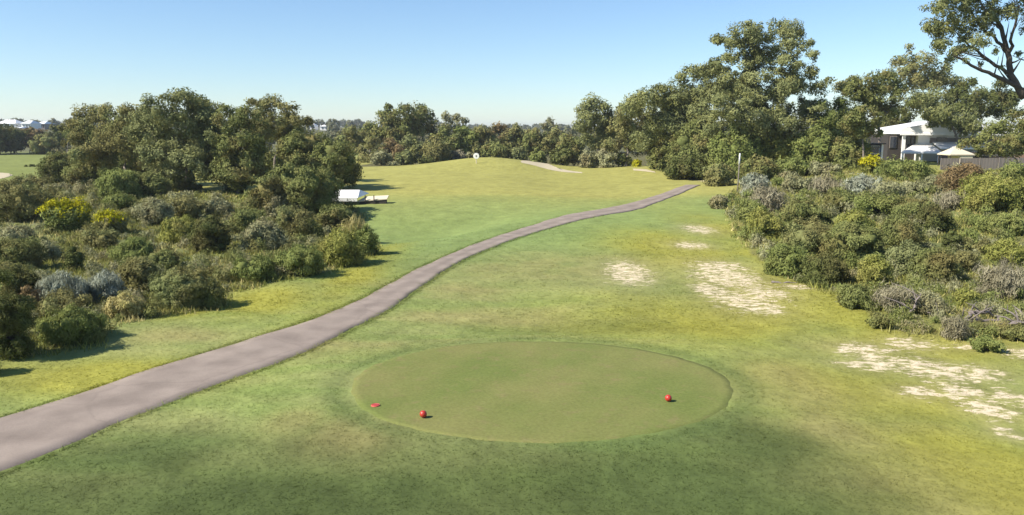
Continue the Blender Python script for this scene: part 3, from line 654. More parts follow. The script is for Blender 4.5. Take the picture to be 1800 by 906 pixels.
tree('gum_tree', 'big airy gum cropped by the top right corner with a leaning forked trunk', 'gum', 58, 1880, [(1652, 24, 32), (1690, 10, 36), (1735, -2, 36), (1640, 50, 26), (1670, 55, 32), (1708, 42, 30), (1690, 84, 26), (1718, 80, 22), (1655, 80, 20), (1735, 50, 18), (1770, 20, 22), (1668, 104, 10), (1700, 108, 9), (1745, 28, 16), (1790, 6, 24), (1740, 62, 9), (1752, 92, 9), (1798, 58, 12), (1788, 96, 8), (1725, 112, 7), (1760, 118, 6), (1830, 20, 30), (1680, -34, 36), (1740, -44, 40), (1800, -40, 40), (1860, 40, 30)], cover=2.1, sparse=0.20, lean=(hx0(1800, 58) - hx0(1880, 58), 0.0, 5.9), tr=0.020, depth=0.3, extra=False, bark=DARKBARK, fill=0.0, limbs=[
    ([(1801, 172, 0), (1779, 132, 0), (1772, 96, .2), (1760, 48, .3), (1738, 6, .3)], .26, .09), ([(1796, 160, 0), (1748, 132, -.3), (1708, 116, -.6), (1672, 96, -.8)], .17, .05), ([(1779, 132, 0), (1742, 108, .2), (1712, 84, .3), (1682, 58, .3)], .14, .04),
    ([(1772, 96, .2), (1748, 66, .6), (1722, 42, .9), (1700, 12, 1.0)], .13, .04), ([(1774, 100, .2), (1779, 60, -.4), (1792, 10, -.8)], .13, .05), ([(1762, 56, .3), (1745, 40, -.3), (1722, 4, -.8)], .09, .03), ([(1742, 108, .2), (1722, 100, -.6), (1690, 92, -1)], .08, .03), ([(1801, 172, 0), (1815, 110, .6), (1806, 50, .8), (1800, -20, .8)], .18, .08)])
tree('cypress_tree', 'dark blue-green tree behind the house roof, left of the leaning trunk', 'dark', 118, 1705, [(1702, 148, 16), (1690, 164, 18), (1718, 166, 20), (1700, 184, 24), (1675, 182, 18), (1728, 188, 18), (1705, 205, 22)], cover=2.3)
tree('cypress_tree', 'dark conical tree behind the house at the right edge', 'dark', 120, 1768, [(1760, 150, 15), (1750, 168, 18), (1778, 172, 18), (1760, 192, 22), (1785, 198, 18), (1742, 195, 15)], cover=2.3)
tree('gum_tree', 'olive gum overhanging the middle of the white house roof', 'gum', 100.5, 1690, [(1625, 172, 20), (1652, 175, 24), (1640, 196, 20), (1668, 200, 18), (1610, 190, 14), (1682, 214, 14), (1715, 220, 16), (1742, 230, 15), (1705, 206, 16), (1728, 244, 9), (1692, 232, 11), (1662, 220, 9)], cover=2.1, sparse=0.12, fork=0.8)
tree('gum_tree', 'low spreading gum in front of the right end of the house', 'olive', 74, 1796, [(1784, 216, 26), (1755, 225, 20), (1735, 240, 18), (1715, 252, 15), (1775, 245, 22), (1810, 235, 30), (1740, 262, 14), (1765, 268, 14), (1830, 255, 26)], cover=2.0, sparse=0.15, fork=0.6)
tree('gum_tree', 'bushy olive tree on the shoulder right of the tallest gum', 'green', 90, 1460, [(1450, 205, 24), (1478, 192, 24), (1500, 200, 20), (1440, 188, 20), (1462, 228, 28), (1490, 232, 22), (1435, 230, 22)], cover=2.1, sparse=0.05)
tree('gum_tree', 'dull green tree low in the gap left of the house', 'dark', 125, 1590, [(1570, 200, 16), (1592, 202, 16), (1580, 215, 18), (1555, 222, 14)], cover=2.0)

# ------------------------------------------------------------------ bushes: far edge of the mown grass and right mass
B = bush
for kd, cx, by, w_, h_, d_, lb in [
    ('dark', 70, 318, 50, 26, 112, 'low dark bush at the right corner of the far left fairway'),
    ('olive', 120, 312, 70, 50, 104, 'shadowy bush row start below the broad brown gum'),
    ('dark', 185, 318, 90, 62, 96, 'deep shaded bush behind the trunks of the broad brown gum'),
    ('olive', 250, 320, 80, 60, 92, 'shaded bush between the broad gum and the tallest left gum'),
    ('dark', 315, 330, 80, 60, 84, 'dark undergrowth bush behind the tallest left gum trunk'),
    ('dark', 432, 345, 60, 62, 80, 'dark undergrowth bush left of the dome-shaped tree'),
    ('olive', 470, 330, 80, 70, 92, 'shaded bush behind the dome-shaped tree'),
    ('olive', 318, 352, 64, 40, 70, 'shrub at the base of the tallest left gum trunk'),
    ('olive', 345, 346, 30, 22, 72, 'small shrub at the left of the grassy gap under the trees'),
    ('dark', 415, 352, 44, 44, 70, 'dark shrub at the right of the grassy gap under the trees'),
    ('olive', 262, 344, 60, 40, 74, 'shrub below the right half of the broad brown gum'),
    ('olive', 352, 300, 60, 34, 100, 'distant bush over the grassy gap under the trees')]:
    B('bush', lb, kd, cx, by, w_, h_, d=d_, core=0.42, cover=2.3)
for args in [
    ('grey', 672, 304, 50, 42, 128, 'grey-green bush at the left end of the far fairway edge'),
    ('gum', 712, 305, 46, 44, 127, 'green-grey bush below the tall central gum at the fairway edge'),
    ('grey', 692, 306, 26, 22, 124, 'little grey bush between two larger ones below the central gum'),
    ('brown', 768, 302, 60, 66, 127, 'tall brown-green dome bush left of the white sign'),
    ('dark', 750, 305, 36, 30, 124, 'dark round bush at the foot of the brown-green dome'),
    ('twig', 805, 296, 40, 34, 130, 'purplish twiggy bush just left of the round white sign'),
    ('grey', 830, 292, 30, 26, 133, 'dull twig bush directly behind the round white sign'),
    ('olive', 872, 286, 56, 40, 133, 'olive bush right behind the round white sign on the mound'),
    ('gum', 910, 287, 40, 32, 133, 'grey-olive bush at the top end of the curving sandy strip'),
    ('green', 945, 293, 34, 34, 128, 'small green bush above the curving sandy strip'),
    ('dark', 990, 301, 62, 46, 119, 'wide dark bush above the lower end of the sandy strip'),
    ('grey', 1033, 306, 36, 46, 114, 'egg-shaped grey bush at the lower end of the sandy strip'),
    ('grey', 1063, 305, 42, 44, 114, 'egg-shaped olive-grey bush, right-hand of the two by the sandy strip'),
    ('olive', 1095, 303, 40, 36, 116, 'dark low bush between egg-shaped bushes and the orange bush'),
    ('yellow', 1119, 298, 19, 19, 113, 'small orange-yellow bush at the far edge of the fairway'),
    ('olive', 1160, 300, 52, 62, 106, 'tall olive bush right of the small orange bush'),
    ('dark', 1205, 311, 92, 40, 90, 'dark spreading bush where the cart path disappears'),
    ('olive', 1222, 290, 110, 88, 94, 'big olive bush in front of the stepped gum'),
    ('green', 1295, 296, 110, 88, 88, 'broad green bush behind the white-topped post'),
    ('bright', 1362, 290, 100, 76, 90, 'lighter fresh green dome bush right of the broad green one'),
    ('green', 1428, 288, 100, 74, 88, 'green bush below the right side of the tallest gum'),
    ('olive', 1488, 296, 90, 64, 86, 'olive bush left of the pale-trunked gum'),
    ('brown', 1262, 326, 60, 42, 77, 'brownish bush right where the path ends'),
    ('olive', 1330, 312, 70, 40, 80, 'olive bush behind the grey twigs right of the white-topped post'),
    ('green', 1395, 312, 80, 36, 80, 'low green bush under the fresh green dome bush'),
    ('grey', 1450, 314, 70, 30, 78, 'low grey-green bush left of the yellow flowering one'),
]:
    kd, cx, by, w_, h_, d_, lb = args
    B('bush', lb, kd, cx, by, w_, h_, d=d_, core=0.45, cover=2.3)
B('flowering_bush', 'bright yellow bush before the house, under the pale-trunked gum', 'bright', 1532, 306, 52, 32, d=76, top='yellow')
# right-hand scrub, from the house down to the sand
for kd, cx, by, w_, h_, lb in [
    ('green', 1590, 318, 110, 36, 'long olive-green bush below the white verandah roof'),
    ('rust', 1690, 344, 84, 62, 'rust-brown round bush in front of the taupe fence'),
    ('yellow', 1662, 340, 26, 16, 'little yellow bush at the left foot of the rust-brown bush'),
    ('grey', 1732, 338, 36, 36, 'pale grey bush against the right side of the rust-brown bush'),
    ('grey', 1640, 338, 36, 34, 'silvery bush left of the rust-brown bush'),
    ('green', 1790, 326, 70, 42, 'green bush at the right picture edge below the fence'),
    ('grey', 1610, 345, 60, 26, 'low pale grey-green mound bush left of the silvery bush'),
    ('silver', 1518, 345, 70, 38, 'wide silvery twig bush below the yellow flowering bush'),
    ('grey', 1560, 352, 60, 32, 'blue-grey bush right of the wide silvery twig bush'),
    ('twig', 1450, 345, 70, 36, 'mauve twiggy bush left of the wide silvery twig bush'),
    ('grey', 1400, 340, 60, 30, 'dull grey bush behind the mauve twiggy bush'),
    ('silver', 1325, 345, 52, 42, 'silver-grey bush beside the white-topped post'),
    ('twig', 1350, 376, 66, 48, 'grey leafless bush below the silver-grey one by the post'),
    ('grey', 1263, 368, 34, 24, 'small grey bush alone on the grass left of the scrub'),
    ('green', 1320, 392, 64, 36, 'green bush at the left tip of the right scrub'),
    ('bright', 1345, 420, 74, 42, 'yellow-green bush near the sandy patch tip'),
    ('olive', 1410, 402, 84, 46, 'olive bush with a dark hollow at its right'),
    ('dark', 1442, 398, 40, 22, 'dark brown hollow bush in the middle of the scrub'),
    ('olive', 1480, 376, 80, 34, 'olive bush under the mauve twiggy bush'),
    ('green', 1545, 388, 90, 40, 'leafy green bush in the upper middle of the right scrub'),
    ('bright', 1500, 412, 70, 36, 'yellow-green leafy bush in the middle of the right scrub'),
    ('olive', 1600, 392, 80, 36, 'dull olive bush below the low pale mound bush'),
    ('twig', 1672, 372, 64, 34, 'grey twig bush just below the rust-brown bush'),
    ('dark', 1640, 412, 70, 40, 'dark olive bush right of the scrub middle'),
    ('bright', 1745, 378, 130, 56, 'large bright green spreading bush near the right edge'),
    ('olive', 1795, 372, 60, 50, 'brown-olive bush at the right edge beside the bright spreading bush'),
    ('green', 1760, 418, 90, 34, 'dark green low bush beneath the bright spreading bush'),
    ('brown', 1420, 452, 110, 52, 'broad brownish bush above the largest sand patch'),
    ('olive', 1500, 462, 120, 62, 'large tangled olive bush in the heart of the right scrub'),
    ('olive', 1580, 440, 90, 48, 'tangled grey-olive bush right of the scrub heart'),
    ('dark', 1672, 444, 36, 34, 'small purple-black bush in the right scrub'),
    ('brown', 1730, 450, 80, 24, 'low dry brown bush below the dark green low bush'),
    ('bright', 1770, 468, 80, 36, 'yellow-green bush at the right edge below the dry brown one'),
    ('green', 1380, 488, 80, 50, 'green bush on the border of the largest sand patch'),
    ('dark', 1450, 505, 84, 50, 'dark green bush at the lower left border of the scrub'),
    ('bright', 1535, 512, 62, 54, 'pale lime bush in the lower right scrub'),
    ('gum', 1590, 488, 76, 54, 'grey-green bush with pale tips above the lime bush'),
    ('olive', 1640, 500, 90, 52, 'olive bush in the lower right scrub above the dead wood'),
    ('brown', 1690, 482, 60, 34, 'brown-tipped bush left of the greyish thicket at the edge'),
    ('twig', 1758, 530, 90, 70, 'greyish leafless thicket above the fallen branches'),
    ('olive', 1500, 545, 60, 36, 'small olive bush at the lower edge, left of the dark twigs'),
    ('twig', 1575, 555, 90, 46, 'dark grey twig heap at the lower edge of the scrub'),
    ('grey', 1630, 556, 60, 36, 'grey-green tuft bush between twig heap and fallen branches'),
    ('bright', 1697, 540, 40, 28, 'bright green sprig bush above the fallen branches'),
    ('olive', 1545, 580, 46, 24, 'little olive bush on the grass below the twig heap'),
    ('twig', 1676, 600, 48, 44, 'pale twig bush standing out at the lowest edge of the scrub'),
    ('green', 1735, 622, 60, 22, 'low green bush below the fallen branches'),
    ('olive', 1785, 602, 60, 26, 'low olive bush at the right edge beside the sand streaks'),
]:
    w_, h_ = w_ * 1.10, h_ * (1.0 if by < 347 else 1.22 if kd not in ('silver', 'grey', 'twig') else 1.12)
    B('bush', lb, kd, cx, by, w_, h_, core=0.38 if kd != 'twig' else 0.0, cover=2.0 if kd != 'twig' else 0.85, up=0.9 if kd in ('twig', 'silver') else 0.35, wid=0.38 if kd not in ('twig',) else 0.11, k=1.0 if kd not in ('twig',) else 2.5)
# left-hand scrub
for kd, cx, by, w_, h_, d_, lb in [
    ('dark', 105, 332, 66, 52, 82, 'dark round bush at the right end of the far left fairway'),
    ('olive', 155, 344, 74, 52, 78, 'olive bush with a deep shaded right side under the broad gum'),
    ('green', 182, 312, 54, 36, 86, 'green bush tucked under the broad brown gum'),
    ('green', 212, 358, 80, 60, 64, 'smooth rounded olive-green bush below the broad gum'),
    ('olive', 272, 352, 70, 42, 66, 'dark-sided bush right of the smooth rounded one'),
    ('olive', 292, 330, 40, 28, 74, 'small bush under the tallest left gum'),
    ('brown', 40, 392, 130, 72, None, 'wide brown bush at the left picture edge below the far fairway'),
    ('brown', 58, 350, 80, 34, 74, 'brown-tipped bush below the sand bunker'),
    ('grey', 115, 362, 70, 32, 70, 'grey-green bush behind the larger yellow flowering bush'),
    ('grey', 30, 438, 60, 34, None, 'grey-green bush at the left edge under the wide brown bush'),
    ('green', 215, 392, 60, 44, 56, 'olive bush between the two yellow bushes and the rounded bush'),
    ('grey', 275, 398, 76, 40, None, 'heathy grey bush right of the smaller yellow bush'),
    ('brown', 330, 388, 70, 34, None, 'brownish heath bush left of the grassy gap under the trees'),
    ('grey', 385, 384, 60, 30, None, 'grey bush in front of the grassy gap under the trees'),
    ('bright', 318, 432, 74, 44, None, 'pale lime-tipped bush in the middle of the left scrub'),
    ('dark', 373, 446, 72, 58, None, 'dark umbrella-shaped bush with bare stems showing'),
    ('olive', 440, 416, 80, 42, None, 'olive bush right above the dark umbrella-shaped bush'),
    ('grey', 465, 442, 80, 44, None, 'mottled grey-green bush right of the dark umbrella-shaped bush'),
    ('brown', 520, 412, 80, 40, None, 'brown-flecked bush below the low dome-shaped tree'),
    ('dark', 540, 425, 70, 36, None, 'dark bush beneath the brown-flecked bush'),
    ('grey', 490, 376, 60, 26, 57, 'round grey bush at the right foot of the dome-shaped tree'),
    ('olive', 590, 408, 62, 40, None, 'olive bush left of the straw-coloured reeds'),
    ('green', 450, 498, 90, 36, None, 'leafy green bush at the lower tip of the left scrub'),
    ('green', 530, 488, 100, 46, None, 'long leafy green bush along the grass edge'),
    ('bright', 600, 470, 90, 52, None, 'sunlit leafy bush along the grass edge by the fairway'),
    ('green', 645, 450, 50, 44, None, 'green bush at the rightmost corner of the left scrub'),
    ('olive', 30, 480, 90, 52, None, 'green-brown bush at the left edge above the dark one'),
    ('green', 240, 468, 90, 40, None, 'dark leafy green bush above the silver bushes'),
    ('brown', 180, 440, 70, 30, None, 'dry brown low bush below the two yellow bushes'),
    ('grey', 80, 462, 60, 30, None, 'grey heath bush left of the little dark cone bush'),
    ('brown', 250, 516, 80, 52, None, 'grey-brown bush right of the silver bushes'),
    ('brown', 325, 546, 116, 76, None, 'large brown-green bush casting a shadow on the grass'),
    ('olive', 372, 544, 54, 40, None, 'dark right-hand end bush at the grass with a short shadow'),
    ('olive', 290, 480, 60, 34, None, 'dull olive bush above the large brown-green bush'),
    ('straw', 222, 562, 72, 36, None, 'small straw-tipped round bush alone on the grass'),
    ('green', 130, 612, 120, 54, None, 'low spreading green bush beside the big dark bush'),
    ('olive', 165, 605, 46, 26, None, 'small dark bush at the right end of the low spreading bush'),
    ('brown', 110, 562, 110, 36, None, 'dry brown bush below the silver bushes'),
    ('dark', 22, 636, 96, 150, None, 'big dark bush in the left corner throwing a long shadow'),
    ('dark', 40, 545, 70, 76, None, 'dark green bush left of the silver bushes'),
    ('rust', 52, 560, 50, 46, None, 'reddish brown bush between dark corner bush and silver bushes'),
    ('brown', -30, 665, 60, 60, None, 'bush cut off by the left edge below the dark corner bush'),
]:
    w_, h_ = w_ * 1.06, h_ * (1.28 if h_ < 60 else 1.1)
    B('bush', lb, kd, cx, by, w_, h_, d=d_, core=0.40, cover=2.0, up=0.6 if kd in ('green', 'bright', 'straw') else 0.2, wid=0.36)
B('cone_bush', 'little dark cone-shaped bush standing behind the silver bushes', 'dark', 132, 478, 38, 46, n=5, core=0.6, cover=1.9)
B('silver_bush', 'silvery white bush at the left, the larger left-hand half of the pair', 'silver', 115, 545, 92, 68, up=1.8, wid=0.16, k=1.9, core=0.15, n=11, clump=0.42)
B('silver_bush', 'silvery blue-grey bush, the right-hand half of the pair', 'silver', 188, 535, 76, 60, up=1.8, wid=0.16, k=1.9, core=0.15, n=11, clump=0.42)
B('flowering_bush', 'larger yellow flowering bush with yellow mainly on its upper left', 'green', 122, 410, 88, 62, top='yellow')
B('flowering_bush', 'smaller bright yellow dome of flowers right of the larger yellow bush', 'brown', 197, 414, 68, 44, top='yellow')
B('reed_clump', 'tall straw-coloured reed clump at the fairway edge near the white shelter', 'straw', 622, 428, 56, 54, up=2.2, wid=0.10, k=3.2, cover=1.0, core=0.0, n=6, cat='reeds', stems=False, spread=0.5)

# ------------------------------------------------------------------ low scrub between the bushes: too dense to count
def scrub(name, label, poly, n, kinds, seed):
    r = np.random.default_rng(seed); lo = poly.min(0); hi = poly.max(0); pts = []
    while len(pts) < n:
        y = math.exp(r.uniform(math.log(max(lo[1], 8)), math.log(hi[1]))); x = r.uniform(lo[0], hi[0])
        if in_poly(np.array([x]), np.array([y]), poly)[0] and r.random() < min(1.0, 45.0 / y): pts.append((x, y))
    for kd in kinds:
        V = []; A = []
        for (x, y) in pts[kinds.index(kd)::len(kinds)]:
            R = (0.16 + 0.42 * r.random() ** 2) * (0.7 + y / 90); h = gz(x, y); L = leaf_len(y)
            v_, a_ = foliage([[x, y, h + R * r.uniform(0.15, 0.55), R]], L, r, cover=1.0, wid=0.34, clump=0.5, flat=0.9, up=0.8)
            V.append(v_); A.append(a_)
        V = np.concatenate(V); A = np.concatenate(A)
        add(name, mesh_np(name, V, np.arange(len(V)).reshape(-1, 3), A), LEAF[kd], kind='stuff', label=label)
scrub('heath_scrub', 'low mixed heath scrub filling the ground between the left bushes', LSCRUB, 1300, ['olive', 'grey', 'brown'], 501)
scrub('heath_scrub', 'low mixed heath scrub filling the ground between the right bushes', RSCRUB, 1300, ['olive', 'grey', 'green'], 502)

def long_grass(name, label, poly, n, seed, kd):
    r = np.random.default_rng(seed); lo = poly.min(0) - 1.5; hi = poly.max(0) + 1.5; V = []; A = []
    y = np.exp(r.uniform(math.log(max(lo[1], 8)), math.log(hi[1]), n * 6)); x = r.uniform(lo[0], hi[0], n * 6)
    cen = poly.mean(0); near = in_poly(cen[0] + (x - cen[0]) / 1.02, cen[1] + (y - cen[1]) / 1.02, poly) & (path_dist(x, y) > 1.2) & (vnoise(x / 3, y / 3, seed) > -0.25) & (r.random(n * 6) < np.minimum(1, 34 / y))
    x = x[near][:n]; y = y[near][:n]; K = 5; m_ = len(x); z = terrain(x, y)
    V = np.empty((m_, K, 3, 3)); h = r.uniform(0.08, 0.24, m_) * (0.8 + y / 90)
    for k in range(K):
        a = r.uniform(0, 6.283, m_); w = 0.006 + 0.0006 * y; o = r.normal(size=(m_, 2)) * 0.12; ln = r.normal(size=(m_, 2)) * h[:, None] * 0.45
        V[:, k, 0] = np.stack([x + o[:, 0] - np.cos(a) * w, y + o[:, 1] - np.sin(a) * w, z - 0.02], 1); V[:, k, 1] = np.stack([x + o[:, 0] + np.cos(a) * w, y + o[:, 1] + np.sin(a) * w, z - 0.02], 1)
        V[:, k, 2] = np.stack([x + o[:, 0] + ln[:, 0], y + o[:, 1] + ln[:, 1], z + h * r.uniform(.7, 1.2, m_)], 1)
    V = V.reshape(-1, 3)
    add(name, mesh_np(name, V, np.arange(len(V)).reshape(-1, 3), r.random(len(V) // 3)), LEAF[kd], kind='stuff', label=label)
long_grass('long_grass', 'long green and straw grass between the left bushes', LSCRUB, 9000, 601, 'bright')
long_grass('long_grass', 'long green and straw grass between the right bushes', RSCRUB, 9000, 602, 'bright')
long_grass('dry_grass', 'dry straw grass between the left bushes', LSCRUB, 3500, 603, 'straw')
long_grass('dry_grass', 'dry straw grass between the right bushes', RSCRUB, 3500, 604, 'straw')

def far_wood():
    r = np.random.default_rng(77); V = []; A = []
    for i in range(700):
        y = math.exp(r.uniform(math.log(205), math.log(1500))); x = r.uniform(-0.8, 0.8) * y
        if y < 260 and x < -90: continue
        if y < 520 and x / y < -0.52: continue
        R = r.uniform(2.2, 4.0) * (1 + y / 2600); z = gz(x, y)
        v_, a_ = foliage([[x, y, z + R * 0.8, R]], leaf_len(y, 1.3), r, cover=2.2, wid=0.6, clump=0.45)
        V.append(v_); A.append(a_)
    V = np.concatenate(V); A = np.concatenate(A)
    add('far_woodland', mesh_np('far_woodland', V, np.arange(len(V)).reshape(-1, 3), A), LEAF['far'], kind='stuff', label='distant woodland along the horizon')
far_wood()

# ------------------------------------------------------------------ buildings
WHITE = plain('white_render', (0.78, 0.77, 0.74), 0.8, 0.05, 1.2, 0, 0.2)
ROOFW = plain('white_sheet_roof', (0.82, 0.81, 0.80), 0.5, 0.04, 0.8, 0, 0.3)
CREAM = plain('cream_paint', (0.60, 0.53, 0.40), 0.8, 0.08, 1.5, 0, 0.2)
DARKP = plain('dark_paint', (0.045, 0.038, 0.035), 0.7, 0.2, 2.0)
TAUPE = plain('taupe_sheet', (0.20, 0.172, 0.158), 0.75, 0.10, 1.2)
GLASS = plain('window_glass', (0.025, 0.03, 0.045), 0.08, 0.1, 1.0, 0, 0.6)
BLUEG = plain('blue_grey_cladding', (0.10, 0.10, 0.16), 0.6, 0.1, 1.0)
BRICK = plain('brown_brick', (0.22, 0.14, 0.10), 0.9, 0.25, 6.0)
def hx(px, d): return (px - 900) * d / (F * CP)
def hz(py, d): return P(900, py, d)[2]

D = 104.0; gb = gz(hx(1660, D), D)
house = thing('white_house', 'large white low-roofed house among the trees on the right', 'house', (hx(1660, D), D, gb), rz=math.radians(-10))
def X(px, d=D): return hx(px, d) - hx(1660, D)
def Z(py, d=D): return hz(py, d) - gb
MB().box(X(1606), X(1765), 1.2, 12, -0.3, Z(236)).build('wall', WHITE, house)
MB().prism([(X(1572), Z(236)), (X(1572), Z(226)), (X(1648), Z(212)), (X(1770), Z(229)), (X(1770), Z(236))], -0.4, 12.4).build('roof', ROOFW, house)
MB().box(X(1570), X(1772), -0.55, -0.41, Z(238), Z(234.6)).build('fascia', WHITE, house)
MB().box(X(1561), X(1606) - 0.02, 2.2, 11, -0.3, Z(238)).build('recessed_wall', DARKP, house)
for a, b_ in ((1563, 1575), (1582, 1589), (1590, 1597), (1598, 1605)):
    w_ = MB().box(X(a), X(b_), 2.10, 2.19, Z(262), Z(240)).build('window', TAUPE, house)
    MB().box(X(a) + 0.07, X(b_) - 0.07, 2.04, 2.09, Z(261), Z(241)).build('pane', GLASS, w_)
MB().box(X(1576), X(1580.5), -0.2, 0.2, -0.3, Z(238)).build('column', WHITE, house)
MB().box(X(1625), X(1705), 1.0, 1.19, Z(252), Z(243)).build('wall_band', TAUPE, house)
for a, b_ in ((1634, 1652), (1690, 1702), (1712, 1735)):
    w_ = MB().box(X(a), X(b_), 1.06, 1.22, Z(252.5), Z(241)).build('window', WHITE, house)
    MB().box(X(a) + .08, X(b_) - .08, 0.94, 1.05, Z(251.8), Z(241.6)).build('pane', GLASS, w_)
# verandah roof, sloping down towards the golf course
x0, x1 = X(1563), X(1628); zt, ze = Z(254), Z(267)
MB().hull([(x0, -3.2, ze), (x1, -3.2, ze), (x1, 1.1, zt), (X(1600), 1.1, zt), (x0, -3.2, ze - .18), (x1, -3.2, ze - .18), (x1, 1.1, zt - .18), (X(1600), 1.1, zt - .18)], [(0, 1, 2, 3), (7, 6, 5, 4), (0, 4, 5, 1), (1, 5, 6, 2), (2, 6, 7, 3), (3, 7, 4, 0)]).build('verandah_roof', ROOFW, house)
x0, x1 = X(1629), X(1712); zt, ze = Z(250), Z(259.5)
MB().hull([(x0, -2.4, ze), (x1, -2.4, ze), (x1, 0.93, zt), (x0, 0.93, zt), (x0, -2.4, ze - .18), (x1, -2.4, ze - .18), (x1, 0.93, zt - .18), (x0, 0.93, zt - .18)], [(0, 1, 2, 3), (7, 6, 5, 4), (0, 4, 5, 1), (1, 5, 6, 2), (2, 6, 7, 3), (3, 7, 4, 0)]).build('lower_roof', ROOFW, house)
for px in (1566, 1596, 1622): MB().box(X(px), X(px) + .18, -3.05, -2.9, -0.3, Z(269)).build('verandah_post', WHITE, house)
MB().box(X(1632), X(1760), -2.2, -2.0, -0.3, Z(270)).build('shade_wall', BRICK, house)

dd = 95.0
gaz = thing('gazebo', 'tan pyramid-roofed gazebo in front of the white house', 'gazebo', (hx(1664, dd), dd, gz(hx(1664, dd), dd)))
gg = gz(hx(1664, dd), dd); s = (hx(1686, dd) - hx(1644, dd)) / 2; ez = hz(271, dd) - gg; pz = hz(258, dd) - gg
MB().hull([(-s, -s, ez), (s, -s, ez), (s, s, ez), (-s, s, ez), (-0.2, 0, pz), (-s, -s, ez - .12), (s, -s, ez - .12), (s, s, ez - .12), (-s, s, ez - .12)], [(0, 1, 4), (1, 2, 4), (2, 3, 4), (3, 0, 4), (0, 5, 6, 1), (1, 6, 7, 2), (2, 7, 8, 3), (3, 8, 5, 0), (8, 7, 6, 5)]).build('canopy', CREAM, gaz)
MB().box(-0.2, s - .1, -s + .1, s - .1, -0.2, ez - .2).build('side_screen', CREAM, gaz)
for a in (-1, 1):
    for c in (-1, 1): MB().tube([(a * (s - .15), c * (s - .15), -.2), (a * (s - .15), c * (s - .15), ez - .13)], [.07, .07], 8).build('post', DARKP, gaz)
dd = 94.5; pg = thing('pergola', 'dark flat pergola right of the tan gazebo', 'pergola', (hx(1715, dd), dd, gz(hx(1715, dd), dd))); gg = gz(hx(1715, dd), dd)
pw = hx(1742, dd) - hx(1715, dd); pz = hz(271, dd) - gg
MB().box(-pw, pw, -0.1, 0.1, pz - .2, pz).build('front_beam', TAUPE, pg); MB().box(-pw, pw, 2.2, 2.4, pz - .2, pz).build('rear_beam', DARKP, pg)
for i in range(9): xx = -pw + 0.1 + i * (2 * pw - .2) / 8; MB().box(xx - .05, xx + .05, -.3, 2.6, pz + .003, pz + .15).build('rafter', DARKP, pg)
for a in (-pw + .1, 0, pw - .1): MB().box(a - .08, a + .08, -.08, .08, -.2, pz - .203).build('post', DARKP, pg)
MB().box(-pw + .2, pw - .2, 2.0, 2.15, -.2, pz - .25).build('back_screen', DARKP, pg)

# taupe boundary fence, panel by panel
dd = 88.0
fen = thing('sheet_fence', 'taupe sheet-metal fence below the white house', 'fence', (hx(1640, dd), dd, gz(hx(1640, dd), dd)))
fx0, fx1 = 0.0, hx(1900, dd) - hx(1640, dd); npan = 8; fy = lambda x: -0.05 * x
for i in range(npan):
    a = fx0 + (fx1 - fx0) * i / npan; b_ = fx0 + (fx1 - fx0) * (i + 1) / npan; wx = hx(1640, dd)
    za = gz(wx + a, dd + fy(a)) - gz(wx, dd); m = MB(); nn = 12
    for j in range(nn):
        u = a + 0.06 + (b_ - a - 0.12) * j / nn; w_ = (b_ - a - 0.12) / nn; off = fy(a) + (0.012 if j % 2 else 0.0); m.box(u, u + w_ - .004, off, off + .02, za - .3, za + 1.3)
    m.build('panel', TAUPE, fen); MB().box(a - .05, a + .05, fy(a) - .02, fy(a) + .07, za - .3, za + 1.34).build('post', TAUPE, fen)

# white-posted pavilion left of the house
dd = 92.0; gx = hx(1527, dd); gg = gz(gx, dd)
pav = thing('open_pavilion', 'small blue-grey pavilion with one white post, left of the house', 'pavilion', (gx, dd, gg))
w_ = hx(1538, dd) - gx; top_ = hz(254, dd) - gg
MB().box(-w_, w_, .3, 3.0, top_ - 1.9, top_).build('wall', BLUEG, pav)
wn_ = MB().box(-w_ + .1, w_ - .3, .2, .29, top_ - 1.1, top_ - .15).build('window', WHITE, pav); MB().box(-w_ + .18, w_ - .38, .14, .19, top_ - 1.02, top_ - .23).build('pane', GLASS, wn_)
MB().box(w_ - .22, w_ - .02, -.1, .1, -.3, top_).build('post', WHITE, pav); MB().box(-w_ - .2, w_ + .2, -.3, 3.2, top_ + .003, top_ + .12).build('roof', DARKP, pav)
MB().box(-w_, w_, .3, 3.0, -.3, top_ - 1.903).build('base', BRICK, pav)

# houses on the skyline
def far_house(px, d, wpx, roof_top, eave, base_py, label, wallm=WHITE):
    x = hx(px, d); zb = gz(x, d); w_ = wpx * d / F / 2; h = thing('skyline_house', label, 'house', (x, d, zb), 'houses on the skyline')
    ez = hz(eave, d) - zb; tz = hz(roof_top, d) - zb; bz = min(-0.3, hz(base_py, d) - zb)
    MB().box(-w_ * .92, w_ * .92, 0, 9, bz, ez).build('wall', wallm, h)
    MB().hull([(-w_, -.6, ez), (w_, -.6, ez), (w_, 9.6, ez), (-w_, 9.6, ez), (-w_ * .45, 4.5, tz), (w_ * .45, 4.5, tz)], [(0, 1, 5, 4), (1, 2, 5), (2, 3, 4, 5), (3, 0, 4), (3, 2, 1, 0)]).build('roof', ROOFW, h)
    for k in (-.5, .1, .55):
        MB().box(w_ * k, w_ * (k + .2), -.06, -.003, bz + (ez - bz) * .35, bz + (ez - bz) * .8).build('window', GLASS, h)
far_house(0, 400, 14, 211, 217, 224, 'white-roofed house cut by the left edge on the skyline')
far_house(34, 400, 36, 210.5, 217.5, 224, 'widest white roof on the left skyline')
far_house(68, 395, 18, 212, 217.5, 224, 'white roof right of the widest one on the left skyline')
far_house(93, 420, 16, 213.5, 218, 224, 'small greyish-white roof nearest the broad brown gum', TAUPE)
far_house(52, 300, 9, 223, 226, 232, 'tiny pale house among the trees under the skyline roofs', CREAM)
far_house(556, 520, 14, 217.5, 221, 228, 'tiny pale house on the skyline right of the left clump')
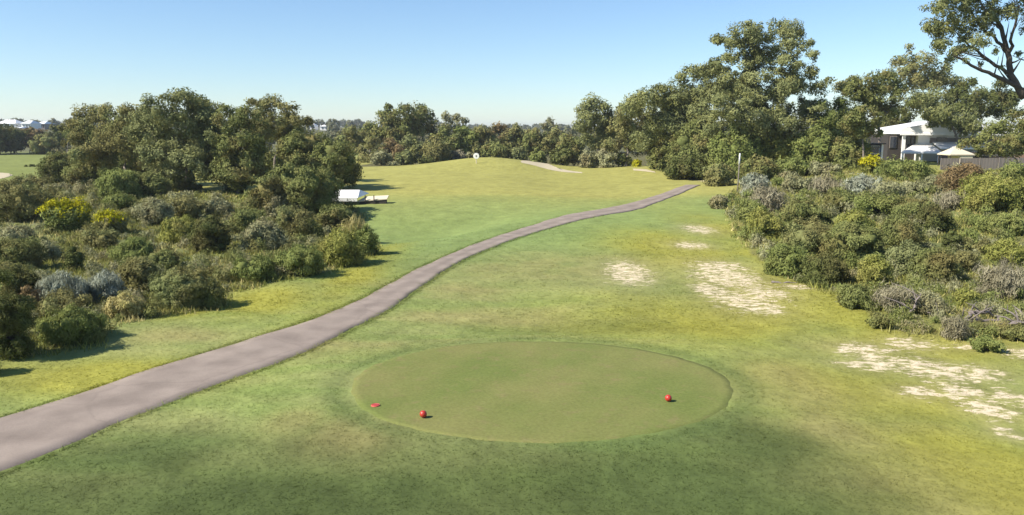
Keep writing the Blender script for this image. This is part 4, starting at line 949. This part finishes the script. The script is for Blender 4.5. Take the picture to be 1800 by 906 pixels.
far_house(580, 520, 20, 219.5, 222.5, 228, 'tiny long white-roofed house on the skyline above the dark rounded tree')

# ------------------------------------------------------------------ white shelter beside the dark trees
c = G(622, 362); dsh = c[1] + 1.2; gsh = gz(c[0], dsh)
sh = thing('white_shelter', 'low white hip-roofed shelter half hidden by the dark dome tree', 'shelter', (hx(622, dsh), dsh, gsh))
def SX(px): return hx(px, dsh) - hx(622, dsh)
def SZ(py): return hz(py, dsh) - gsh
MB().hull([(SX(570), -.9, SZ(346.5)), (SX(636), -.9, SZ(346.5)), (SX(649), .9, SZ(341.5)), (SX(570), .9, SZ(341.5)), (SX(578), .0, SZ(334)), (SX(636), .0, SZ(334))], [(0, 1, 5, 4), (1, 2, 5), (2, 3, 4, 5), (3, 0, 4), (3, 2, 1, 0)]).build('roof', ROOFW, sh)
MB().box(SX(571), SX(635), -.98, -.90, SZ(352.5), SZ(346)).build('fascia_board', WHITE, sh)
MB().box(SX(574), SX(628), -.3, .8, -.2, SZ(347.5)).build('shade_dark_wall', DARKP, sh)  # dark colour stands for the shadow under the roof
for px in (604, 618, 631): MB().box(SX(px), SX(px) + .09, -.85, -.75, -.2, SZ(353.5)).build('post', DARKP, sh)
dsb = dsh - 0.1
cb = thing('cream_bench', 'long narrow cream slab over a dark block standing for its shadow beside the white shelter', 'bench', (hx(660, dsb), dsb, gz(hx(660, dsb), dsb)))
def CX(px): return hx(px, dsb) - hx(660, dsb)
gc = gz(hx(660, dsb), dsb)
def CZ(py): return hz(py, dsb) - gc
MB().hull([(CX(633), -.35, CZ(352.5)), (CX(684), -.35, CZ(349)), (CX(685), .35, CZ(344)), (CX(646), .35, CZ(346)), (CX(633), -.35, CZ(354.5)), (CX(684), -.35, CZ(350.5)), (CX(685), .35, CZ(346)), (CX(646), .35, CZ(348))], [(0, 1, 2, 3), (7, 6, 5, 4), (0, 4, 5, 1), (1, 5, 6, 2), (2, 6, 7, 3), (3, 7, 4, 0)]).build('slab', CREAM, cb)
for px in (646, 661): MB().box(CX(px), CX(px) + .07, -.44, -.36, -.2, CZ(343)).build('post', DARKP, cb)
MB().hull([(CX(636), -.30, -.25), (CX(682), -.30, -.25), (CX(682), .28, -.25), (CX(648), .28, -.25), (CX(636), -.30, CZ(354.8)), (CX(682), -.30, CZ(351)), (CX(682), .28, CZ(347.5)), (CX(648), .28, CZ(349))], [(3, 2, 1, 0), (4, 5, 6, 7), (0, 1, 5, 4), (1, 2, 6, 5), (2, 3, 7, 6), (3, 0, 4, 7)]).build('shadow_block', DARKP, cb)  # dark solid stands for the shadow beneath the slab

# ------------------------------------------------------------------ round sign, white-topped post
SIGNW = plain('sign_white', (0.84, 0.84, 0.82), 0.5, 0.02); SIGNK = plain('sign_grey', (0.16, 0.16, 0.16), 0.6, 0.05)
c = G(838, 288); ds = c[1]
sg = thing('round_sign', 'round white sign with dark centre on a thin post on the mound', 'sign', (hx(838.5, ds), ds, gz(hx(838.5, ds), ds)))
gs = gz(hx(838.5, ds), ds); cz = hz(274.7, ds) - gs; R = 5.2 * ds / F
MB().lathe([(R * .92, -.03), (R, -.015), (R, .015), (R * .92, .03)], 28, 'y', (0, 0, cz)).build('disc', SIGNW, sg)
m = MB(); m.lathe([(R * .24, 0), (R * .24, .012)], 20, 'y', (0, -.045, 0)); m.v = [(v[0], v[1], v[2] * 1.5 + cz) for v in m.v]; m.build('centre_mark', SIGNK, sg)
MB().tube([(0, .07, -.2), (0, .07, cz)], [.07, .07], 8).build('post', CREAM, sg)
ds = 70.0; gx = hx(1291, ds); gp = gz(gx, ds)
po = thing('marker_post', 'tall thin wooden post with white sleeve on top beside the path end', 'post', (gx, ds, gp))
zt = hz(270, ds) - gp; zm = hz(288, ds) - gp
MB().tube([(0, 0, -.4), (.05, 0, zm)], [.05, .04], 8).build('stake', DEADWOOD, po, True)
MB().tube([(.048, 0, zm - .06), (.075, 0, zt - .05), (.076, 0, zt)], [.075, .068, .045], 10).build('white_sleeve', SIGNW, po, True)

# ------------------------------------------------------------------ tee markers
RED = plain('red_paint', (0.42, 0.035, 0.022), 0.35, 0.08, 6.0, 0, 0.5); PINK = plain('worn_red_rim', (0.50, 0.10, 0.08), 0.6, 0.1)
def tz(x, y): return gz(x, y) + 0.012
for px, py, lb in ((744, 736.0, 'red ball tee marker on the left half of the tee'), (1175, 707.5, 'red ball tee marker on the right half of the tee')):
    g = G(px, py); R = 0.075; x, y = g[0], g[1] + 0.02
    t = thing('tee_marker', lb, 'tee marker', (x, y, tz(x, y)), 'red tee markers')
    m = MB(); m.lathe([(max(.004, R * math.sin(a)), R - R * math.cos(a)) for a in [math.pi * i / 12 for i in range(13)]], 20); m.build('ball', RED, t, True)
    MB().lathe([(.012, -.05), (.016, .004)], 8).build('spike', DARKP, t)
g = G(660, 714); t = thing('tee_plate', 'flat red round plate set in the turf at the left end of the tee', 'plate', (g[0], g[1], tz(g[0], g[1])), rz=0.3)
MB().lathe([(.094, -.02), (.097, .008), (.090, .018), (.082, .018), (.078, .012), (.076, -.01)], 28).build('rim', PINK, t, True)
MB().lathe([(.076, -.01), (.076, .0135), (.05, .016), (.01, .0165)], 24).build('face', RED, t, True)

# ------------------------------------------------------------------ fallen branches at the right
def dead_branch(label, pxs, rad, seed, twigs=5):
    pxs = [(a, b + 14, c) for a, b, c in pxs]; rad *= 1.25
    r = np.random.default_rng(seed); g0 = G(*pxs[0][:2]); d = g0[1]; base = np.array(g0)
    pts = []
    for (px, py, dz) in pxs:
        p = P(px, py, d + dz); p[2] = max(p[2], gz(p[0], p[1]) + 0.02); pts.append(Vector(p - base))
    t = thing('fallen_branch', label, 'branch', base, 'fallen branches at the edge of the right scrub')
    fine = []
    for i in range(len(pts) - 1):
        for k in range(4): fine.append(pts[i].lerp(pts[i + 1], k / 4) + Vector(r.normal(size=3) * rad * 0.5))
    fine.append(pts[-1]); n = len(fine)
    MB().tube(fine, [rad * (1 - 0.75 * i / n) for i in range(n)], 7).build('limb', DEADWOOD, t, True)
    for k in range(twigs):
        a = fine[int(n * (0.2 + 0.7 * k / twigs))]; dv = Vector(r.normal(size=3)) * 0.45; dv.z = abs(dv.z) * 0.8 + .05
        MB().tube([a, a + dv * .5 + Vector((0, 0, .06)), a + dv], [rad * .4, rad * .28, rad * .08], 5).build('twig', DEADWOOD, t, True)
dead_branch('arched grey fallen branch nearest the right picture edge', [(1698, 552, 0), (1712, 536, .2), (1735, 532, .3), (1752, 545, .3), (1770, 562, 0)], .055, 31, 8)
dead_branch('long low grey fallen branch under the arched one', [(1668, 556, 0), (1700, 550, .1), (1740, 552, .2), (1790, 560, .2), (1830, 570, .2)], .06, 32, 8)
dead_branch('dark slanting fallen branch rising to the right picture edge', [(1752, 572, 0), (1775, 555, .2), (1800, 548, .3), (1840, 545, .3)], .075, 33, 7)
dead_branch('short pale stick in front of the grey twig heap', [(1652, 548, 0), (1640, 540, 0), (1630, 536, 0)], .04, 34, 2)
dead_branch('pale stick lying at the top corner of the largest sand patch', [(1358, 484, 0), (1380, 487, 0), (1404, 494, 0)], .04, 35, 0)
dead_branch('upright forked grey snag in the twig heap', [(1580, 548, 0), (1602, 535, .1), (1612, 515, .1), (1618, 502, .1)], .045, 36, 6)

# ------------------------------------------------------------------ grass blades and sand crumbs
def grass():
    r = np.random.default_rng(900); N = 170000
    y = np.exp(r.uniform(math.log(8.5), math.log(60), N)); x = r.uniform(-1, 1, N) * (0.72 * y + 2)
    ei = r.integers(0, NP - 1, 16000); eu = r.random(16000)[:, None]; sd = np.where(r.random(16000) < .5, -1.0, 1.0)
    ec = mid[ei] * (1 - eu) + mid[ei + 1] * eu + nrm2[ei] * (sd * (PW[ei] + np.abs(r.normal(size=16000)) * 0.07))[:, None]
    x = np.r_[x, ec[:, 0]]; y = np.r_[y, ec[:, 1]]; N = len(x)
    pdn = path_dist(x, y); ok = (pdn > -0.03) & (y > 8) & (tee_e(x, y) > 1.012) & (r.random(N) > sandm(x, y) * 0.55)
    ok &= r.random(N) < 1 - ss(24, 58, y)
    ok &= ~(in_poly(x, y, LSCRUB) | in_poly(x, y, RSCRUB)) | (r.random(N) < 0.6)
    x = x[ok]; y = y[ok]; n = len(x); z = terrain(x, y)
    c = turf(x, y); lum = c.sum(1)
    yel = np.clip(zsum(Z_YEL, x, y), 0, 1); h = r.uniform(0.010, 0.024, n) * (1 + 1.2 * (pdn[ok] < 0.14)) * (1 + 1.3 * yel * ss(18, 30, y)) * (0.8 + y / 40)
    base = np.stack([x, y, z - 0.004], 1); K = 2; V = np.empty((n, K, 3, 3))
    for k in range(K):
        a = r.uniform(0, 2 * np.pi, n); lean = r.normal(size=(n, 2)) * h[:, None] * 1.9; w = (0.0035 + 0.00038 * y) * r.uniform(.6, 1.3, n)
        o = r.normal(size=(n, 2)) * 0.02; sx = np.cos(a) * w; sy = np.sin(a) * w
        V[:, k, 0] = base + np.stack([o[:, 0] - sx, o[:, 1] - sy, 0 * sx], 1); V[:, k, 1] = base + np.stack([o[:, 0] + sx, o[:, 1] + sy, 0 * sx], 1)
        V[:, k, 2] = base + np.stack([o[:, 0] + lean[:, 0], o[:, 1] + lean[:, 1], h * r.uniform(.7, 1.2, n)], 1)
    V = V.reshape(-1, 3); me = mesh_np('grass', V, np.arange(len(V)).reshape(-1, 3))
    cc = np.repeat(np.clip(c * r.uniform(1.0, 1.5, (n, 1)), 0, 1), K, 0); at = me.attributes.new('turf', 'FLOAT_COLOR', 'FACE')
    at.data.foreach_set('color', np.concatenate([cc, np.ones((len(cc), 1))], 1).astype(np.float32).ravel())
    m, nn, l = mat('grass_blades'); o = nn.new('ShaderNodeOutputMaterial'); di = nn.new('ShaderNodeBsdfDiffuse'); tr = nn.new('ShaderNodeBsdfTranslucent'); mx = nn.new('ShaderNodeMixShader'); mx.inputs[0].default_value = 0.45
    a = nn.new('ShaderNodeAttribute'); a.attribute_name = 'turf'; l.new(a.outputs['Color'], di.inputs[0]); l.new(a.outputs['Color'], tr.inputs[0]); l.new(di.outputs[0], mx.inputs[1]); l.new(tr.outputs[0], mx.inputs[2]); l.new(mx.outputs[0], o.inputs[0])
    add('grass', me, m, kind='stuff', label='short rough grass around the tee and path')
grass()

# ------------------------------------------------------------------ thin haze over the whole place
def haze():
    m, n, l = mat('thin_air'); o = n.new('ShaderNodeOutputMaterial'); pv = n.new('ShaderNodeVolumePrincipled')
    pv.inputs['Color'].default_value = (0.86, 0.92, 1.0, 1); pv.inputs['Density'].default_value = 0.00020; pv.inputs['Anisotropy'].default_value = 0.2
    l.new(pv.outputs[0], o.inputs['Volume'])
    MB().box(-4700, 4700, -120, 4700, -6, 40).build('haze', m, kind='stuff', label='thin pale haze in the air over the golf course')
haze()
